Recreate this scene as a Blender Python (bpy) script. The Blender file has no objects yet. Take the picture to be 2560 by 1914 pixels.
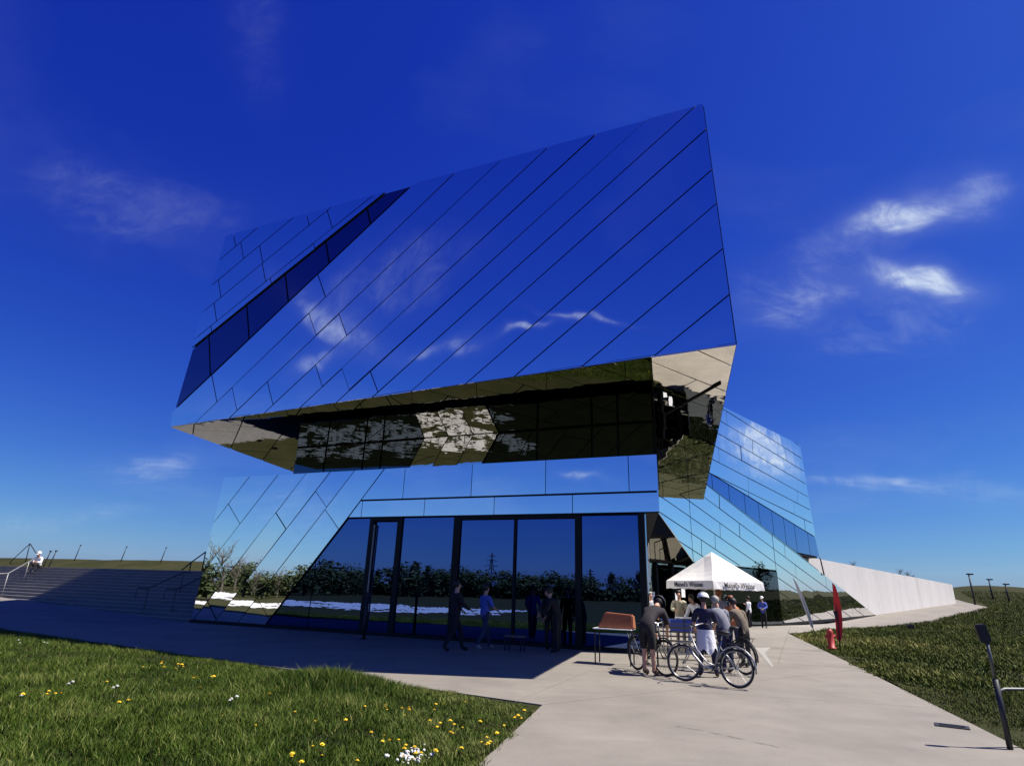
import bpy, bmesh, math, random
import numpy as np
from mathutils import Vector, Matrix, noise as mnoise
random.seed(7); RNG = np.random.default_rng(7)
SC = bpy.context.scene; COL = SC.collection
R = math.radians

# ------------------------------------------------------------ camera
F_PX, PITCH, ROLL, EYE = 1470.0, R(19.4), R(1.9), 1.6
fwd = Vector((0, math.cos(PITCH), math.sin(PITCH))); up0 = Vector((0, -math.sin(PITCH), math.cos(PITCH))); r0 = Vector((1, 0, 0))
rgt = math.cos(ROLL) * r0 + math.sin(ROLL) * up0
upv = -math.sin(ROLL) * r0 + math.cos(ROLL) * up0
cd = bpy.data.cameras.new('camera'); cam = bpy.data.objects.new('camera', cd); COL.objects.link(cam)
M = Matrix((rgt, upv, -fwd)).transposed().to_4x4(); M.translation = Vector((0, 0, EYE)); cam.matrix_world = M
cd.sensor_fit = 'HORIZONTAL'; cd.sensor_width = 36; cd.lens = F_PX * 36 / 2560; cd.clip_end = 5000; cd.clip_start = 0.05
SC.camera = cam
CAMP = Vector((0, 0, EYE))
def ray(x, y): return (fwd * F_PX + rgt * (x - 1280) - upv * (y - 957)).normalized()

# ------------------------------------------------------------ sun and sky
ELEV = R(57.4); SUNDIR = Vector((0.998 * math.cos(ELEV), -0.063 * math.cos(ELEV), math.sin(ELEV))).normalized()
w = bpy.data.worlds.new('World'); SC.world = w; w.use_nodes = True
nt = w.node_tree; N = nt.nodes; LK = nt.links
def wn(t, **k):
    n = N.new(t)
    for a, v in k.items(): setattr(n, a, v)
    return n
def wmath(op, a, b=None, c=None):
    n = wn('ShaderNodeMath', operation=op)
    for i, v in enumerate((a, b, c)):
        if v is None: continue
        if hasattr(v, 'links') or hasattr(v, 'is_linked'): LK.new(v, n.inputs[i])
        else: n.inputs[i].default_value = v
    return n.outputs[0]
def rdir(px, py, pl=None):
    v = ray(px, py)
    return v if pl is None else v - 2 * v.dot(pl) * pl
_U = Vector((.4646, .8854, .0153)).normalized(); _C = Vector((math.cos(R(47.8)), -math.sin(R(47.8)), 0)); _L = Vector((.3897, .9209, 0))
CIRRUS = [(rdir(x0, y0, p), rdir(x1, y1, p), hw, st) for x0, y0, x1, y1, hw, st, p in (
    (2240, 520, 2420, 455, .030, .85, None), (2440, 450, 2620, 440, .035, .30, None), (2320, 690, 2500, 680, .028, .95, None), (2180, 675, 2260, 690, .02, .35, None),
    (1960, 730, 2130, 690, .035, .30, None), (2000, 640, 2300, 520, .05, .12, None), (2200, 800, 2500, 780, .06, .10, None), (370, 1165, 520, 1150, .03, .22, None), (2230, 1250, 2380, 1255, .012, .30, None), (2450, 1250, 2700, 1260, .015, .12, None),
    (350, 480, 640, 540, .05, .09, None), (680, 80, 700, 260, .03, .05, None), (150, 1290, 400, 1300, .02, .10, None),
    (840, 800, 960, 880, .03, .34, _U), (770, 900, 860, 860, .02, .28, _U), (1080, 880, 1160, 865, .012, .26, _U), (1310, 835, 1400, 815, .006, .45, _U), (1470, 800, 1570, 805, .006, .40, _U), (1000, 700, 1250, 640, .06, .08, _U),
    (1880, 1085, 1990, 1120, .055, .95, _C), (1960, 1120, 2000, 1160, .04, .5, _C), (1430, 1215, 1500, 1222, .008, .6, _L), (700, 1300, 900, 1250, .05, .10, _L))]
bg = N['Background']; bg.inputs[1].default_value = 0.1
sky = wn('ShaderNodeTexSky', sky_type='NISHITA', sun_disc=False); sky.sun_elevation = ELEV
sky.sun_rotation = math.atan2(SUNDIR.x, SUNDIR.y); sky.dust_density = 0.4; sky.ozone_density = 1.4
sep = wn('ShaderNodeSeparateColor'); LK.new(sky.outputs[0], sep.inputs[0])
# the camera's strong blue rendering of the sky: a power curve on each channel, the same all round
comb = wn('ShaderNodeCombineColor')
for i, (s, p) in enumerate(((0.050, 1.84), (0.090, 1.74), (1.10, 0.71))):
    LK.new(wmath('MULTIPLY', wmath('POWER', sep.outputs[i], p), s), comb.inputs[i])
tc = wn('ShaderNodeTexCoord'); gen = tc.outputs['Generated']
wz = wn('ShaderNodeTexNoise'); wz.inputs['Scale'].default_value = 3.2; wz.inputs['Detail'].default_value = 4; LK.new(gen, wz.inputs[0])
wa = wn('ShaderNodeVectorMath', operation='MULTIPLY_ADD'); LK.new(wz.outputs['Color'], wa.inputs[0]); wa.inputs[1].default_value = (.26, .26, .2); wa.inputs[2].default_value = (-.13, -.13, -.10)
wb = wn('ShaderNodeVectorMath', operation='ADD'); LK.new(gen, wb.inputs[0]); LK.new(wa.outputs[0], wb.inputs[1])
wc = wn('ShaderNodeVectorMath', operation='NORMALIZE'); LK.new(wb.outputs[0], wc.inputs[0]); warped = wc.outputs[0]
sx = wn('ShaderNodeSeparateXYZ'); LK.new(gen, sx.inputs[0])
den = wmath('ADD', wmath('MAXIMUM', sx.outputs[2], 0.0), 0.12)
cx = wn('ShaderNodeCombineXYZ'); LK.new(wmath('DIVIDE', sx.outputs[0], den), cx.inputs[0]); LK.new(wmath('DIVIDE', sx.outputs[1], den), cx.inputs[1])
mp = wn('ShaderNodeMapping'); mp.inputs['Rotation'].default_value = (0, 0, R(28)); mp.inputs['Scale'].default_value = (1.0, 1.9, 1); LK.new(cx.outputs[0], mp.inputs[0])
n1 = wn('ShaderNodeTexNoise'); n1.inputs['Scale'].default_value = 5.0; n1.inputs['Detail'].default_value = 10; n1.inputs['Roughness'].default_value = .60; n1.inputs['Distortion'].default_value = .5; LK.new(mp.outputs[0], n1.inputs[0])
n2 = wn('ShaderNodeTexNoise'); n2.inputs['Scale'].default_value = .9; n2.inputs['Detail'].default_value = 5; n2.inputs['Distortion'].default_value = .4; LK.new(cx.outputs[0], n2.inputs[0])
mr2 = wn('ShaderNodeMapRange'); mr2.inputs[1].default_value = .5; mr2.inputs[2].default_value = .75; mr2.inputs[4].default_value = .10; LK.new(n2.outputs[0], mr2.inputs[0])
cover = wmath('MULTIPLY', mr2.outputs[0], n1.outputs[0])
mq = wn('ShaderNodeMapping'); mq.inputs['Rotation'].default_value = (0, 0, R(20)); mq.inputs['Scale'].default_value = (1.0, 2.6, 1.6); LK.new(gen, mq.inputs[0])
n3 = wn('ShaderNodeTexNoise'); n3.inputs['Scale'].default_value = 9.0; n3.inputs['Detail'].default_value = 12; n3.inputs['Roughness'].default_value = .68; n3.inputs['Distortion'].default_value = .9; LK.new(mq.outputs[0], n3.inputs[0])
fine = wn('ShaderNodeMapRange'); fine.inputs[1].default_value = .36; fine.inputs[2].default_value = .68; fine.inputs[3].default_value = .04; fine.inputs[4].default_value = 1.1; LK.new(n3.outputs[0], fine.inputs[0])
# cirrus banks: centre direction, direction towards the end of the long axis, half width (radians), strength
for cdir, edir, hw, st in CIRRUS:
    c0 = Vector(cdir).normalized(); ax = Vector(edir).normalized() - c0; L_ = ax.length; ax = ax.normalized(); bx = c0.cross(ax).normalized()
    def dotn(v, k):
        m = wn('ShaderNodeVectorMath', operation='DOT_PRODUCT'); LK.new(warped, m.inputs[0]); m.inputs[1].default_value = v * k; return m.outputs['Value']
    a_ = wmath('SUBTRACT', dotn(ax, 1 / L_), c0.dot(ax) / L_); b_ = dotn(bx, 1 / hw)
    r2 = wmath('ADD', wmath('MULTIPLY', a_, a_), wmath('MULTIPLY', b_, b_))
    front = wmath('GREATER_THAN', dotn(c0, 1), .2)
    e = wmath('MULTIPLY', wmath('EXPONENT', wmath('MULTIPLY', r2, -1.1)), front)          # soft bank
    t_ = wn('ShaderNodeMapRange', interpolation_type='SMOOTHSTEP'); t_.inputs[1].default_value = .30; t_.inputs[2].default_value = 1.35; t_.inputs[4].default_value = st
    LK.new(wmath('MULTIPLY', wmath('ADD', e, wmath('MULTIPLY', e, .35)), wmath('ADD', wmath('MULTIPLY', n1.outputs[0], 1.9), -.12)), t_.inputs[0])
    cover = wmath('ADD', cover, wmath('ADD', wmath('MULTIPLY', t_.outputs[0], fine.outputs[0]), wmath('MULTIPLY', e, st * .16)))
cl = wmath('MINIMUM', cover, .85)
mix = wn('ShaderNodeMix', data_type='RGBA'); LK.new(cl, mix.inputs[0]); LK.new(comb.outputs[0], mix.inputs[6]); mix.inputs[7].default_value = (4.2, 4.9, 5.8, 1)
LK.new(mix.outputs[2], bg.inputs[0])
sl = bpy.data.lights.new('sun', 'SUN'); so = bpy.data.objects.new('sun', sl); COL.objects.link(so)
sl.energy = 5.0; sl.angle = R(.5); sl.color = (1, .94, .86)
so.rotation_euler = SUNDIR.to_track_quat('Z', 'Y').to_euler()
SC.view_settings.view_transform = 'Standard'; SC.view_settings.look = 'None'; SC.view_settings.gamma = 1; SC.view_settings.exposure = 0.7
SC.view_settings.use_curve_mapping = False
SC.render.engine = 'CYCLES'; SC.cycles.use_denoising = True
SC.cycles.caustics_reflective = True; SC.cycles.caustics_refractive = False
SC.cycles.max_bounces = 10; SC.cycles.glossy_bounces = 7; SC.cycles.diffuse_bounces = 3

# ------------------------------------------------------------ materials
def mat(name, col, rough=.7, metal=0, var=.0, vscale=3., bump=0, bscale=20., spec=.5, col2=None, detail=6, stretch=None):
    m = bpy.data.materials.new(name); m.use_nodes = True; t = m.node_tree; b = t.nodes['Principled BSDF']
    b.inputs['Base Color'].default_value = (*col, 1); b.inputs['Roughness'].default_value = rough; b.inputs['Metallic'].default_value = metal
    b.inputs['Specular IOR Level'].default_value = spec
    tcn = None
    def coords():
        c = t.nodes.new('ShaderNodeTexCoord'); mpn = t.nodes.new('ShaderNodeMapping'); t.links.new(c.outputs['Object'], mpn.inputs[0])
        if stretch: mpn.inputs['Scale'].default_value = stretch
        return mpn.outputs[0]
    if var or col2:
        tcn = coords()
        nn = t.nodes.new('ShaderNodeTexNoise'); nn.inputs['Scale'].default_value = vscale; nn.inputs['Detail'].default_value = detail; nn.inputs['Roughness'].default_value = .62; t.links.new(tcn, nn.inputs[0])
        cr = t.nodes.new('ShaderNodeValToRGB'); cr.color_ramp.elements[0].position = .3; cr.color_ramp.elements[1].position = .7
        c1 = col2 or tuple(max(0, c * (1 - var)) for c in col)
        cr.color_ramp.elements[0].color = (*c1, 1); cr.color_ramp.elements[1].color = (*(col if col2 else tuple(c * (1 + var) for c in col)), 1)
        t.links.new(nn.outputs[0], cr.inputs[0]); t.links.new(cr.outputs[0], b.inputs['Base Color'])
    if bump:
        tcn = tcn or coords()
        nb_ = t.nodes.new('ShaderNodeTexNoise'); nb_.inputs['Scale'].default_value = bscale; nb_.inputs['Detail'].default_value = 5; t.links.new(tcn, nb_.inputs[0])
        bn = t.nodes.new('ShaderNodeBump'); bn.inputs['Strength'].default_value = 1; bn.inputs['Distance'].default_value = bump
        t.links.new(nb_.outputs[0], bn.inputs['Height']); t.links.new(bn.outputs[0], b.inputs['Normal'])
    return m
def mirror(name, col, wave, wscale, rough=.012, detail=2):
    m = mat(name, col, rough, 1.0); t = m.node_tree; b = t.nodes['Principled BSDF']
    c = t.nodes.new('ShaderNodeNewGeometry'); nn = t.nodes.new('ShaderNodeTexNoise'); nn.inputs['Scale'].default_value = wscale; nn.inputs['Detail'].default_value = detail; nn.inputs['Roughness'].default_value = .4
    t.links.new(c.outputs['Position'], nn.inputs[0]); bn = t.nodes.new('ShaderNodeBump'); bn.inputs['Distance'].default_value = wave
    t.links.new(nn.outputs[0], bn.inputs['Height']); t.links.new(bn.outputs[0], b.inputs['Normal'])
    return m
MM = dict(
    metal=mirror('mirror_aluminium', (.92, .93, .95), .004, .45),
    metal_low=mirror('mirror_aluminium_low', (.92, .93, .95), .004, .6),
    metal_wing=mirror('mirror_aluminium_wing', (.93, .94, .95), .012, .5),
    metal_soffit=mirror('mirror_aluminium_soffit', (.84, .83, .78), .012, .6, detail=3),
    metal_soffit_darkened=mirror('soffit_metal_painted_dark', (.20, .19, .165), .012, .6, detail=3),  # same soffit metal, with the dark reflections put into its colour
    glass_entrance=mirror('grey_entrance_glass', (.36, .37, .35), .014, .9),
    glass=mirror('blue_solar_glass', (.085, .14, .36), .0012, .8, .0),
    glass_band=mirror('dark_blue_window_glass', (.13, .12, .26), .001, .8, .0),
    glass_wing=mirror('blue_wing_glass', (.22, .33, .62), .002, .8, .0),
    glass_dark=mirror('dark_terrace_glass', (.09, .115, .14), .006, .7, .0),
    joint=mat('black_joint', (.006, .007, .010), .8, spec=.2),
    frame=mat('black_window_frame', (.006, .007, .009), .5, spec=.25),
    concrete=mat('cast_concrete_wall', (.60, .575, .54), .85, var=.07, vscale=.5, bump=.004, bscale=6, stretch=(1, 1, .18)),
    paving=mat('pale_concrete_paving', (.205, .183, .150), .85, var=.17, vscale=.7, bump=.003, bscale=18, detail=12),
    step=mat('grey_concrete_step', (.18, .172, .16), .9, var=.15, vscale=1.5),
    nosing=mat('pale_step_nosing', (.30, .29, .27), .8),
    path=mat('gravel_path', (.17, .165, .145), .95, var=.2, vscale=2),
    soil=mat('grass_ground', (.024, .028, .008), .95, vscale=.5, col2=(.046, .044, .016), bump=.05, bscale=2.2, detail=9, spec=.08),
    light_patch=mat('painted_light_patch', (.285, .27, .24), .8, var=.1, vscale=6),  # paving tone brightened as if lit by the mirrored wing
    stones=mat('white_gravel', (.55, .55, .52), .9, var=.2, vscale=8),
    bank=mat('bank_grass', (.05, .06, .018), .95, vscale=.8, col2=(.03, .04, .010)),
    steel=mat('brushed_steel', (.38, .38, .37), .35, 1),
    galv=mat('pale_galvanised_rail', (.36, .36, .34), .5, .3),
    steel_grey=mat('mid_grey_steel', (.12, .125, .12), .5, .5),
    dark_steel=mat('dark_grey_steel', (.04, .042, .045), .5, .5),
    black=mat('matt_black', (.012, .012, .014), .6),
    rubber=mat('black_rubber', (.015, .015, .016), .7),
    silver=mat('silver_bike_paint', (.33, .33, .33), .35, .6),
    canvas=mat('white_parasol_canvas', (.80, .78, .74), .85, var=.03, vscale=5),
    print=mat('dark_print', (.02, .022, .045), .8),
    white=mat('white_plastic', (.78, .78, .77), .5),
    paper=mat('white_paper', (.8, .8, .8), .8),
    red=mat('red_fabric', (.78, .025, .03), .6),
    red_dark=mat('weathered_red_paint', (.38, .03, .025), .5, var=.2, vscale=12),
    blue_crate=mat('blue_plastic', (.05, .09, .38), .5),
    wood=mat('weathered_slat_wood', (.15, .13, .10), .8, var=.2, vscale=9, stretch=(1, 8, 8)),
    terracotta=mat('rust_brown_canvas', (.30, .10, .04), .8, var=.15, vscale=8),
    skin=mat('skin', (.50, .28, .19), .55), hair_dark=mat('dark_hair', (.02, .015, .012), .6), hair_grey=mat('grey_hair', (.32, .31, .28), .7),
    hair_red=mat('auburn_hair', (.22, .06, .02), .6), navy=mat('navy_cloth', (.012, .014, .05), .85, var=.2, vscale=14),
    blackcloth=mat('black_cloth', (.012, .011, .013), .9, var=.2, vscale=14), darkbrown=mat('dark_brown_shirt', (.022, .018, .020), .9, var=.2, vscale=12),
    greycloth=mat('grey_marl_cloth', (.20, .205, .24), .9, var=.12, vscale=14), whitecloth=mat('white_cloth', (.72, .72, .74), .85, bump=.02, bscale=9),
    beige=mat('beige_cloth', (.42, .39, .28), .9, var=.12, vscale=12), olive=mat('olive_brown_cloth', (.16, .13, .09), .9, var=.2, vscale=12),
    bluecloth=mat('blue_cloth', (.08, .13, .45), .85, var=.2, vscale=12), orange=mat('orange_cloth', (.45, .15, .05), .85, var=.3, vscale=14),
    jeans=mat('dark_jeans', (.03, .04, .08), .9, var=.2, vscale=14), shoe=mat('brown_shoe', (.06, .035, .025), .7), shoe_pale=mat('pale_shoe', (.3, .3, .3), .7),
    bark=mat('bark', (.09, .07, .05), .9, var=.3, vscale=4), leaf=mat('spring_leaves', (.075, .10, .022), .8, vscale=1.2, col2=(.035, .055, .014)),
    conifer=mat('conifer_needles', (.022, .04, .014), .85, vscale=1.5, col2=(.012, .022, .009)),
    twig=mat('bare_twigs', (.10, .085, .06), .9), stem=mat('flower_stem', (.08, .12, .03), .8),
    dandelion=mat('dandelion_yellow', (.85, .58, .02), .7), daisy=mat('daisy_white', (.8, .8, .76), .7),
    house_wall=mat('house_render', (.6, .57, .5), .9), house_roof=mat('house_roof_tiles', (.25, .09, .05), .9))
def wear(m, stain, sc_big, sc_small):
    t = m.node_tree; b = t.nodes['Principled BSDF']; src = b.inputs['Base Color'].links[0].from_socket; c = t.nodes.new('ShaderNodeNewGeometry')
    def layer(src, scale, lo, hi, amt, col, detail=8, stretch=(1, 1, 1)):
        mp_ = t.nodes.new('ShaderNodeMapping'); mp_.inputs['Scale'].default_value = stretch; t.links.new(c.outputs['Position'], mp_.inputs[0])
        n_ = t.nodes.new('ShaderNodeTexNoise'); n_.inputs['Scale'].default_value = scale; n_.inputs['Detail'].default_value = detail; n_.inputs['Roughness'].default_value = .65; t.links.new(mp_.outputs[0], n_.inputs[0])
        r_ = t.nodes.new('ShaderNodeMapRange'); r_.inputs[1].default_value = lo; r_.inputs[2].default_value = hi; r_.inputs[4].default_value = amt; t.links.new(n_.outputs[0], r_.inputs[0])
        x = t.nodes.new('ShaderNodeMix'); x.data_type = 'RGBA'; t.links.new(r_.outputs[0], x.inputs[0]); t.links.new(src, x.inputs[6]); x.inputs[7].default_value = (*col, 1); return x.outputs[2]
    for a in stain: src = layer(src, *a)
    t.links.new(src, b.inputs['Base Color'])
wear(MM['paving'], [(.28, .5, .75, .45, (.13, .115, .095)), (1.6, .58, .74, .35, (.12, .105, .09)), (.9, .56, .8, .5, (.28, .26, .22), 10, (.35, 2.2, 1)), (34, .62, .8, .35, (.08, .07, .06), 3)], 0, 0)
wear(MM['concrete'], [(.8, .55, .8, .35, (.36, .34, .31)), (1.3, .60, .78, .6, (.24, .23, .21), 6, (1, 1, .12)), (12, .6, .8, .25, (.35, .33, .3), 4)], 0, 0)
wear(MM['step'], [(.8, .5, .75, .4, (.10, .095, .09))], 0, 0)
def grass_mat(name, a, b, c):
    m = bpy.data.materials.new(name); m.use_nodes = True; t = m.node_tree; p = t.nodes['Principled BSDF']
    at = t.nodes.new('ShaderNodeAttribute'); at.attribute_name = 'tint'; cr = t.nodes.new('ShaderNodeValToRGB')
    cr.color_ramp.elements[0].color = (*a, 1); cr.color_ramp.elements[1].color = (*c, 1); e = cr.color_ramp.elements.new(.55); e.color = (*b, 1)
    t.links.new(at.outputs['Fac'], cr.inputs[0]); t.links.new(cr.outputs[0], p.inputs['Base Color']); p.inputs['Roughness'].default_value = .6
    p.inputs['Specular IOR Level'].default_value = .12
    return m
MM['grass_l'] = grass_mat('green_grass_blades', (.020, .042, .004), (.068, .112, .011), (.20, .21, .06))
MM['grass_r'] = grass_mat('dry_grass_blades', (.036, .056, .009), (.115, .138, .022), (.31, .28, .09))

# ------------------------------------------------------------ helpers
def tag(o, label=None, cat=None, group=None, kind=None):
    if label: o['label'] = label
    if cat: o['category'] = cat
    if group: o['group'] = group
    if kind: o['kind'] = kind
    return o
def empty(name, loc=(0, 0, 0), rz=0, label=None, cat=None, group=None):
    o = bpy.data.objects.new(name, None); COL.objects.link(o); o.location = loc; o.rotation_euler = (0, 0, rz); o.empty_display_size = .2
    return tag(o, label, cat, group)
def link(name, me, m, parent=None, smooth=False):
    if m is not None:
        for q in (m if isinstance(m, (list, tuple)) else [m]): me.materials.append(MM[q] if isinstance(q, str) else q)
    o = bpy.data.objects.new(name, me); COL.objects.link(o)
    if parent: o.parent = parent
    if smooth:
        for p in me.polygons: p.use_smooth = True
    return o
def mesh_obj(name, verts, faces, m, parent=None, smooth=False):
    me = bpy.data.meshes.new(name); me.from_pydata([tuple(v) for v in verts], [], faces); me.update()
    return link(name, me, m, parent, smooth)
def bm_obj(name, bm, m, parent=None, smooth=False):
    me = bpy.data.meshes.new(name); bm.normal_update(); bm.to_mesh(me); bm.free()
    return link(name, me, m, parent, smooth)
def box(bm, x0, x1, y0, y1, z0, z1, mtx=None):
    v = [bm.verts.new((x, y, z)) for x in (x0, x1) for y in (y0, y1) for z in (z0, z1)]
    if mtx is not None:
        for q in v: q.co = mtx @ q.co
    for f in ((0, 1, 3, 2), (4, 6, 7, 5), (0, 4, 5, 1), (2, 3, 7, 6), (0, 2, 6, 4), (1, 5, 7, 3)): bm.faces.new([v[i] for i in f])
def tube(bm, pts, rad, seg=8, closed=False, cap=True):
    pts = [Vector(p) for p in pts]; n = len(pts); rads = rad if isinstance(rad, (list, tuple)) else [rad] * n
    rings = []
    t0 = None; nrm = None
    for i, p in enumerate(pts):
        a = pts[(i - 1) % n] if (closed or i > 0) else p; b = pts[(i + 1) % n] if (closed or i < n - 1) else p
        t = (b - a).normalized()
        if nrm is None:
            nrm = t.orthogonal().normalized()
        else:
            nrm = (nrm - t * nrm.dot(t)); nrm = nrm.normalized() if nrm.length > 1e-6 else t.orthogonal().normalized()
        bi = t.cross(nrm)
        rings.append([bm.verts.new(p + (nrm * math.cos(2 * math.pi * k / seg) + bi * math.sin(2 * math.pi * k / seg)) * rads[i]) for k in range(seg)])
    for i in range(n if closed else n - 1):
        A, B = rings[i], rings[(i + 1) % n]
        for k in range(seg): bm.faces.new((A[k], A[(k + 1) % seg], B[(k + 1) % seg], B[k]))
    if cap and not closed:
        bm.faces.new(rings[0][::-1]); bm.faces.new(rings[-1])
def tube_obj(name, pts, rad, m, parent=None, seg=8, closed=False):
    bm = bmesh.new(); tube(bm, pts, rad, seg, closed); bmesh.ops.recalc_face_normals(bm, faces=bm.faces); return bm_obj(name, bm, m, parent, True)
def box_obj(name, x0, x1, y0, y1, z0, z1, m, parent=None, bevel=0, mtx=None):
    bm = bmesh.new(); box(bm, x0, x1, y0, y1, z0, z1, mtx); bmesh.ops.recalc_face_normals(bm, faces=bm.faces)
    if bevel: bmesh.ops.bevel(bm, geom=bm.edges[:], offset=bevel, segments=2, affect='EDGES')
    return bm_obj(name, bm, m, parent)
def prism(name, bottom, top, m, parent=None):
    n = len(bottom); bm = bmesh.new(); a = [bm.verts.new(p) for p in bottom]; b = [bm.verts.new(p) for p in top]
    bm.faces.new(a[::-1]); bm.faces.new(b)
    for i in range(n): bm.faces.new((a[i], a[(i + 1) % n], b[(i + 1) % n], b[i]))
    bmesh.ops.recalc_face_normals(bm, faces=bm.faces)
    return bm_obj(name, bm, m, parent)

# ------------------------------------------------------------ the ground
BL = Vector((-12.46, 25.35, 0)); DU = Vector((.9209, -.3897, 0)); DV = Vector((.3897, .9209, 0))   # along / into the low front
def uv2w(u, v, z=0): return BL + DU * u + DV * v + Vector((0, 0, z))
def sstep(a, b, x): t = min(1, max(0, (x - a) / (b - a))); return t * t * (3 - 2 * t)
def gz(x, y):
    dx, dy = x - BL.x, y - BL.y; u = dx * DU.x + dy * DU.y; v = dx * DV.x + dy * DV.y
    z = .04 * min(28, max(0, -u)) * sstep(-16, -6, v)
    s = x * .745 + y * .667
    z += .05 * min(44, max(0, s - 47.7)) * sstep(-30, 0, x)
    dist = math.hypot(x, y); az = math.degrees(math.atan2(x, y))
    z += 2.6 * sstep(88, 125, dist) * sstep(30, 38, az) * (1 - .55 * sstep(38, 46, az))
    if v > 0 and u < 0: z = max(z, 0) if v < .5 else z
    return z, u, v
def gh(x, y):
    z, u, v = gz(x, y)
    if u < 3 and v > 4.9: z = 2.01 + 1.3 * sstep(16, 24, v)
    elif u < 3 and v > -.05: z = z - .35
    return z
def march(px, py, zoff=0):
    d = ray(px, py); t = 4.0
    while t < 400:
        p = CAMP + d * t
        if p.z <= gz(p.x, p.y)[0] + zoff:
            lo, hi = t - .25, t
            for _ in range(20):
                mdl = (lo + hi) / 2; q = CAMP + d * mdl
                if q.z <= gz(q.x, q.y)[0] + zoff: hi = mdl
                else: lo = mdl
            q = CAMP + d * hi; return Vector((q.x, q.y, gz(q.x, q.y)[0]))
        t += .25
    return None
def graded(lo, hi, step, far, n):
    a = list(np.arange(lo, hi + .01, step)); k = np.geomspace(1, far, n)
    return [lo - q * 2 for q in k[::-1]] + a + [hi + q * 2 for q in k]
gx = graded(-60, 110, 1.1, 700, 16); gy = graded(-40, 130, 1.1, 700, 16)
vs = []; nx, ny = len(gx), len(gy)
for y in gy:
    for x in gx:
        near = abs(x) < 30 and -15 < y < 60
        h = gh(x, y) - .02
        if x * .745 + y * .667 > 26 and x > -5: h -= .06
        dx, dy = x - BL.x, y - BL.y; v = dx * DV.x + dy * DV.y
        h -= abs(.05 * mnoise.noise(Vector((x * .5, y * .5, 0))) + .12 * mnoise.noise(Vector((x * .11, y * .11, 3)))) * (1 if (x > 16 and x * .745 + y * .667 > 44) or y < -12 or (v > 18) else 0)
        vs.append((x, y, h))
faces = [(j * nx + i, j * nx + i + 1, (j + 1) * nx + i + 1, (j + 1) * nx + i) for j in range(ny - 1) for i in range(nx - 1)]
tag(mesh_obj('ground', vs, faces, 'soil', None, True), 'grassy ground rising to a bank left and a slope right', kind='structure')

# concrete paving, cut into slabs with recessed joints
def slabs(name, poly, cuts, gap=.007, zo=0, thick=.12, extra=()):
    root = empty(name); tag(root, kind='structure')
    bm = bmesh.new(); bm.faces.new([bm.verts.new((p[0], p[1], 0)) for p in poly])
    for (a, b) in cuts:
        dd = Vector((b[0] - a[0], b[1] - a[1], 0)); bmesh.ops.bisect_plane(bm, geom=bm.verts[:] + bm.edges[:] + bm.faces[:], plane_co=(a[0], a[1], 0), plane_no=(-dd.y, dd.x, 0))
    polys = [[v.co.copy() for v in f.verts] for f in bm.faces]; bm.free()
    for P in polys:
        b2 = bmesh.new(); f = b2.faces.new([b2.verts.new(c) for c in P]); b2.normal_update()
        res = bmesh.ops.inset_individual(b2, faces=[f], thickness=gap); bmesh.ops.delete(b2, geom=res['faces'], context='FACES')
        for (a, b) in extra:
            dd = Vector((b[0] - a[0], b[1] - a[1], 0)); bmesh.ops.bisect_plane(b2, geom=b2.verts[:] + b2.edges[:] + b2.faces[:], plane_co=(a[0], a[1], 0), plane_no=(-dd.y, dd.x, 0))
        e = bmesh.ops.extrude_face_region(b2, geom=b2.faces[:]); top = set(q for q in e['geom'] if isinstance(q, bmesh.types.BMVert))
        jit = random.uniform(-.002, .002)
        for v in b2.verts:
            z = gz(v.co.x, v.co.y)[0]; v.co.z = z + zo + (jit if v in top else -thick)
        bmesh.ops.recalc_face_normals(b2, faces=b2.faces)
        bm_obj('paving_slab', b2, 'paving', root)
    return root
rg = lambda px, py: march(px, py)
cB, cC, cD = rg(2190, 1567), rg(2327, 1550), rg(2470, 1517)
TH = R(47.8); DC = Vector((math.sin(TH), math.cos(TH), 0)); NC = Vector((math.cos(TH), -math.sin(TH), 0))    # rear wing: along, outward
PC = Vector((17.79, 40.75, 0))
def tz(t, z, o=0): return PC + DC * t + NC * o + Vector((0, 0, z))
wallA, wallB = Vector((31.6, 53.6, 0)), Vector((49.9, 68.9, 0))
ap = [(-45.6, 39.4), (-45, 37.8), (.61, 9.92), (9.3, 16.5), (8.0, 16.9)]
vcut = lambda u: ((uv2w(u, -8).x, uv2w(u, -8).y), (uv2w(u, 8).x, uv2w(u, 8).y))
slabs('paved_apron', ap, [vcut(u) for u in (-30, -24, -18, -12, -6, 0, 6, 12, 17.6)])
pa = [(-4.3, -10), (.1, -10), (9.3, 16.9), (9.3, 16.5), (.61, 9.92)]
slabs('footpath', pa, [((-4, -4), (3, -6)), ((-3, 2), (5, 0)), ((-3, 7.6), (7, 6.1)), ((0, 12.4), (9, 10.4))])
wing = [tuple(uv2w(18.2, .0))[:2], (8.0, 16.9), (9.3, 16.5), (9.3, 16.9), (14.33, 31.99), (cB.x, cB.y), (cC.x, cC.y), (cD.x, cD.y), (wallB.x + 6, wallB.y + 9), (wallB.x, wallB.y), (wallA.x, wallA.y), tuple(tz(18.6, 0, -.6))[:2], tuple(tz(-14, 0, -1))[:2], tuple(tz(-15, 0, -6))[:2]]
ex = [(((14 + k * 3.2), (32 + k * 2.6)), ((14 + k * 3.2 - 4), (32 + k * 2.6 + 4.5))) for k in range(0, 17)]
slabs('forecourt', wing, [((4, 24), (14, 21)), ((6, 33), (16, 29.5)), ((14.33, 31.99), (20, 44)), ((24, 36), (29, 52)), ((38, 47), (33, 60))], zo=0, extra=ex)
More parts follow.
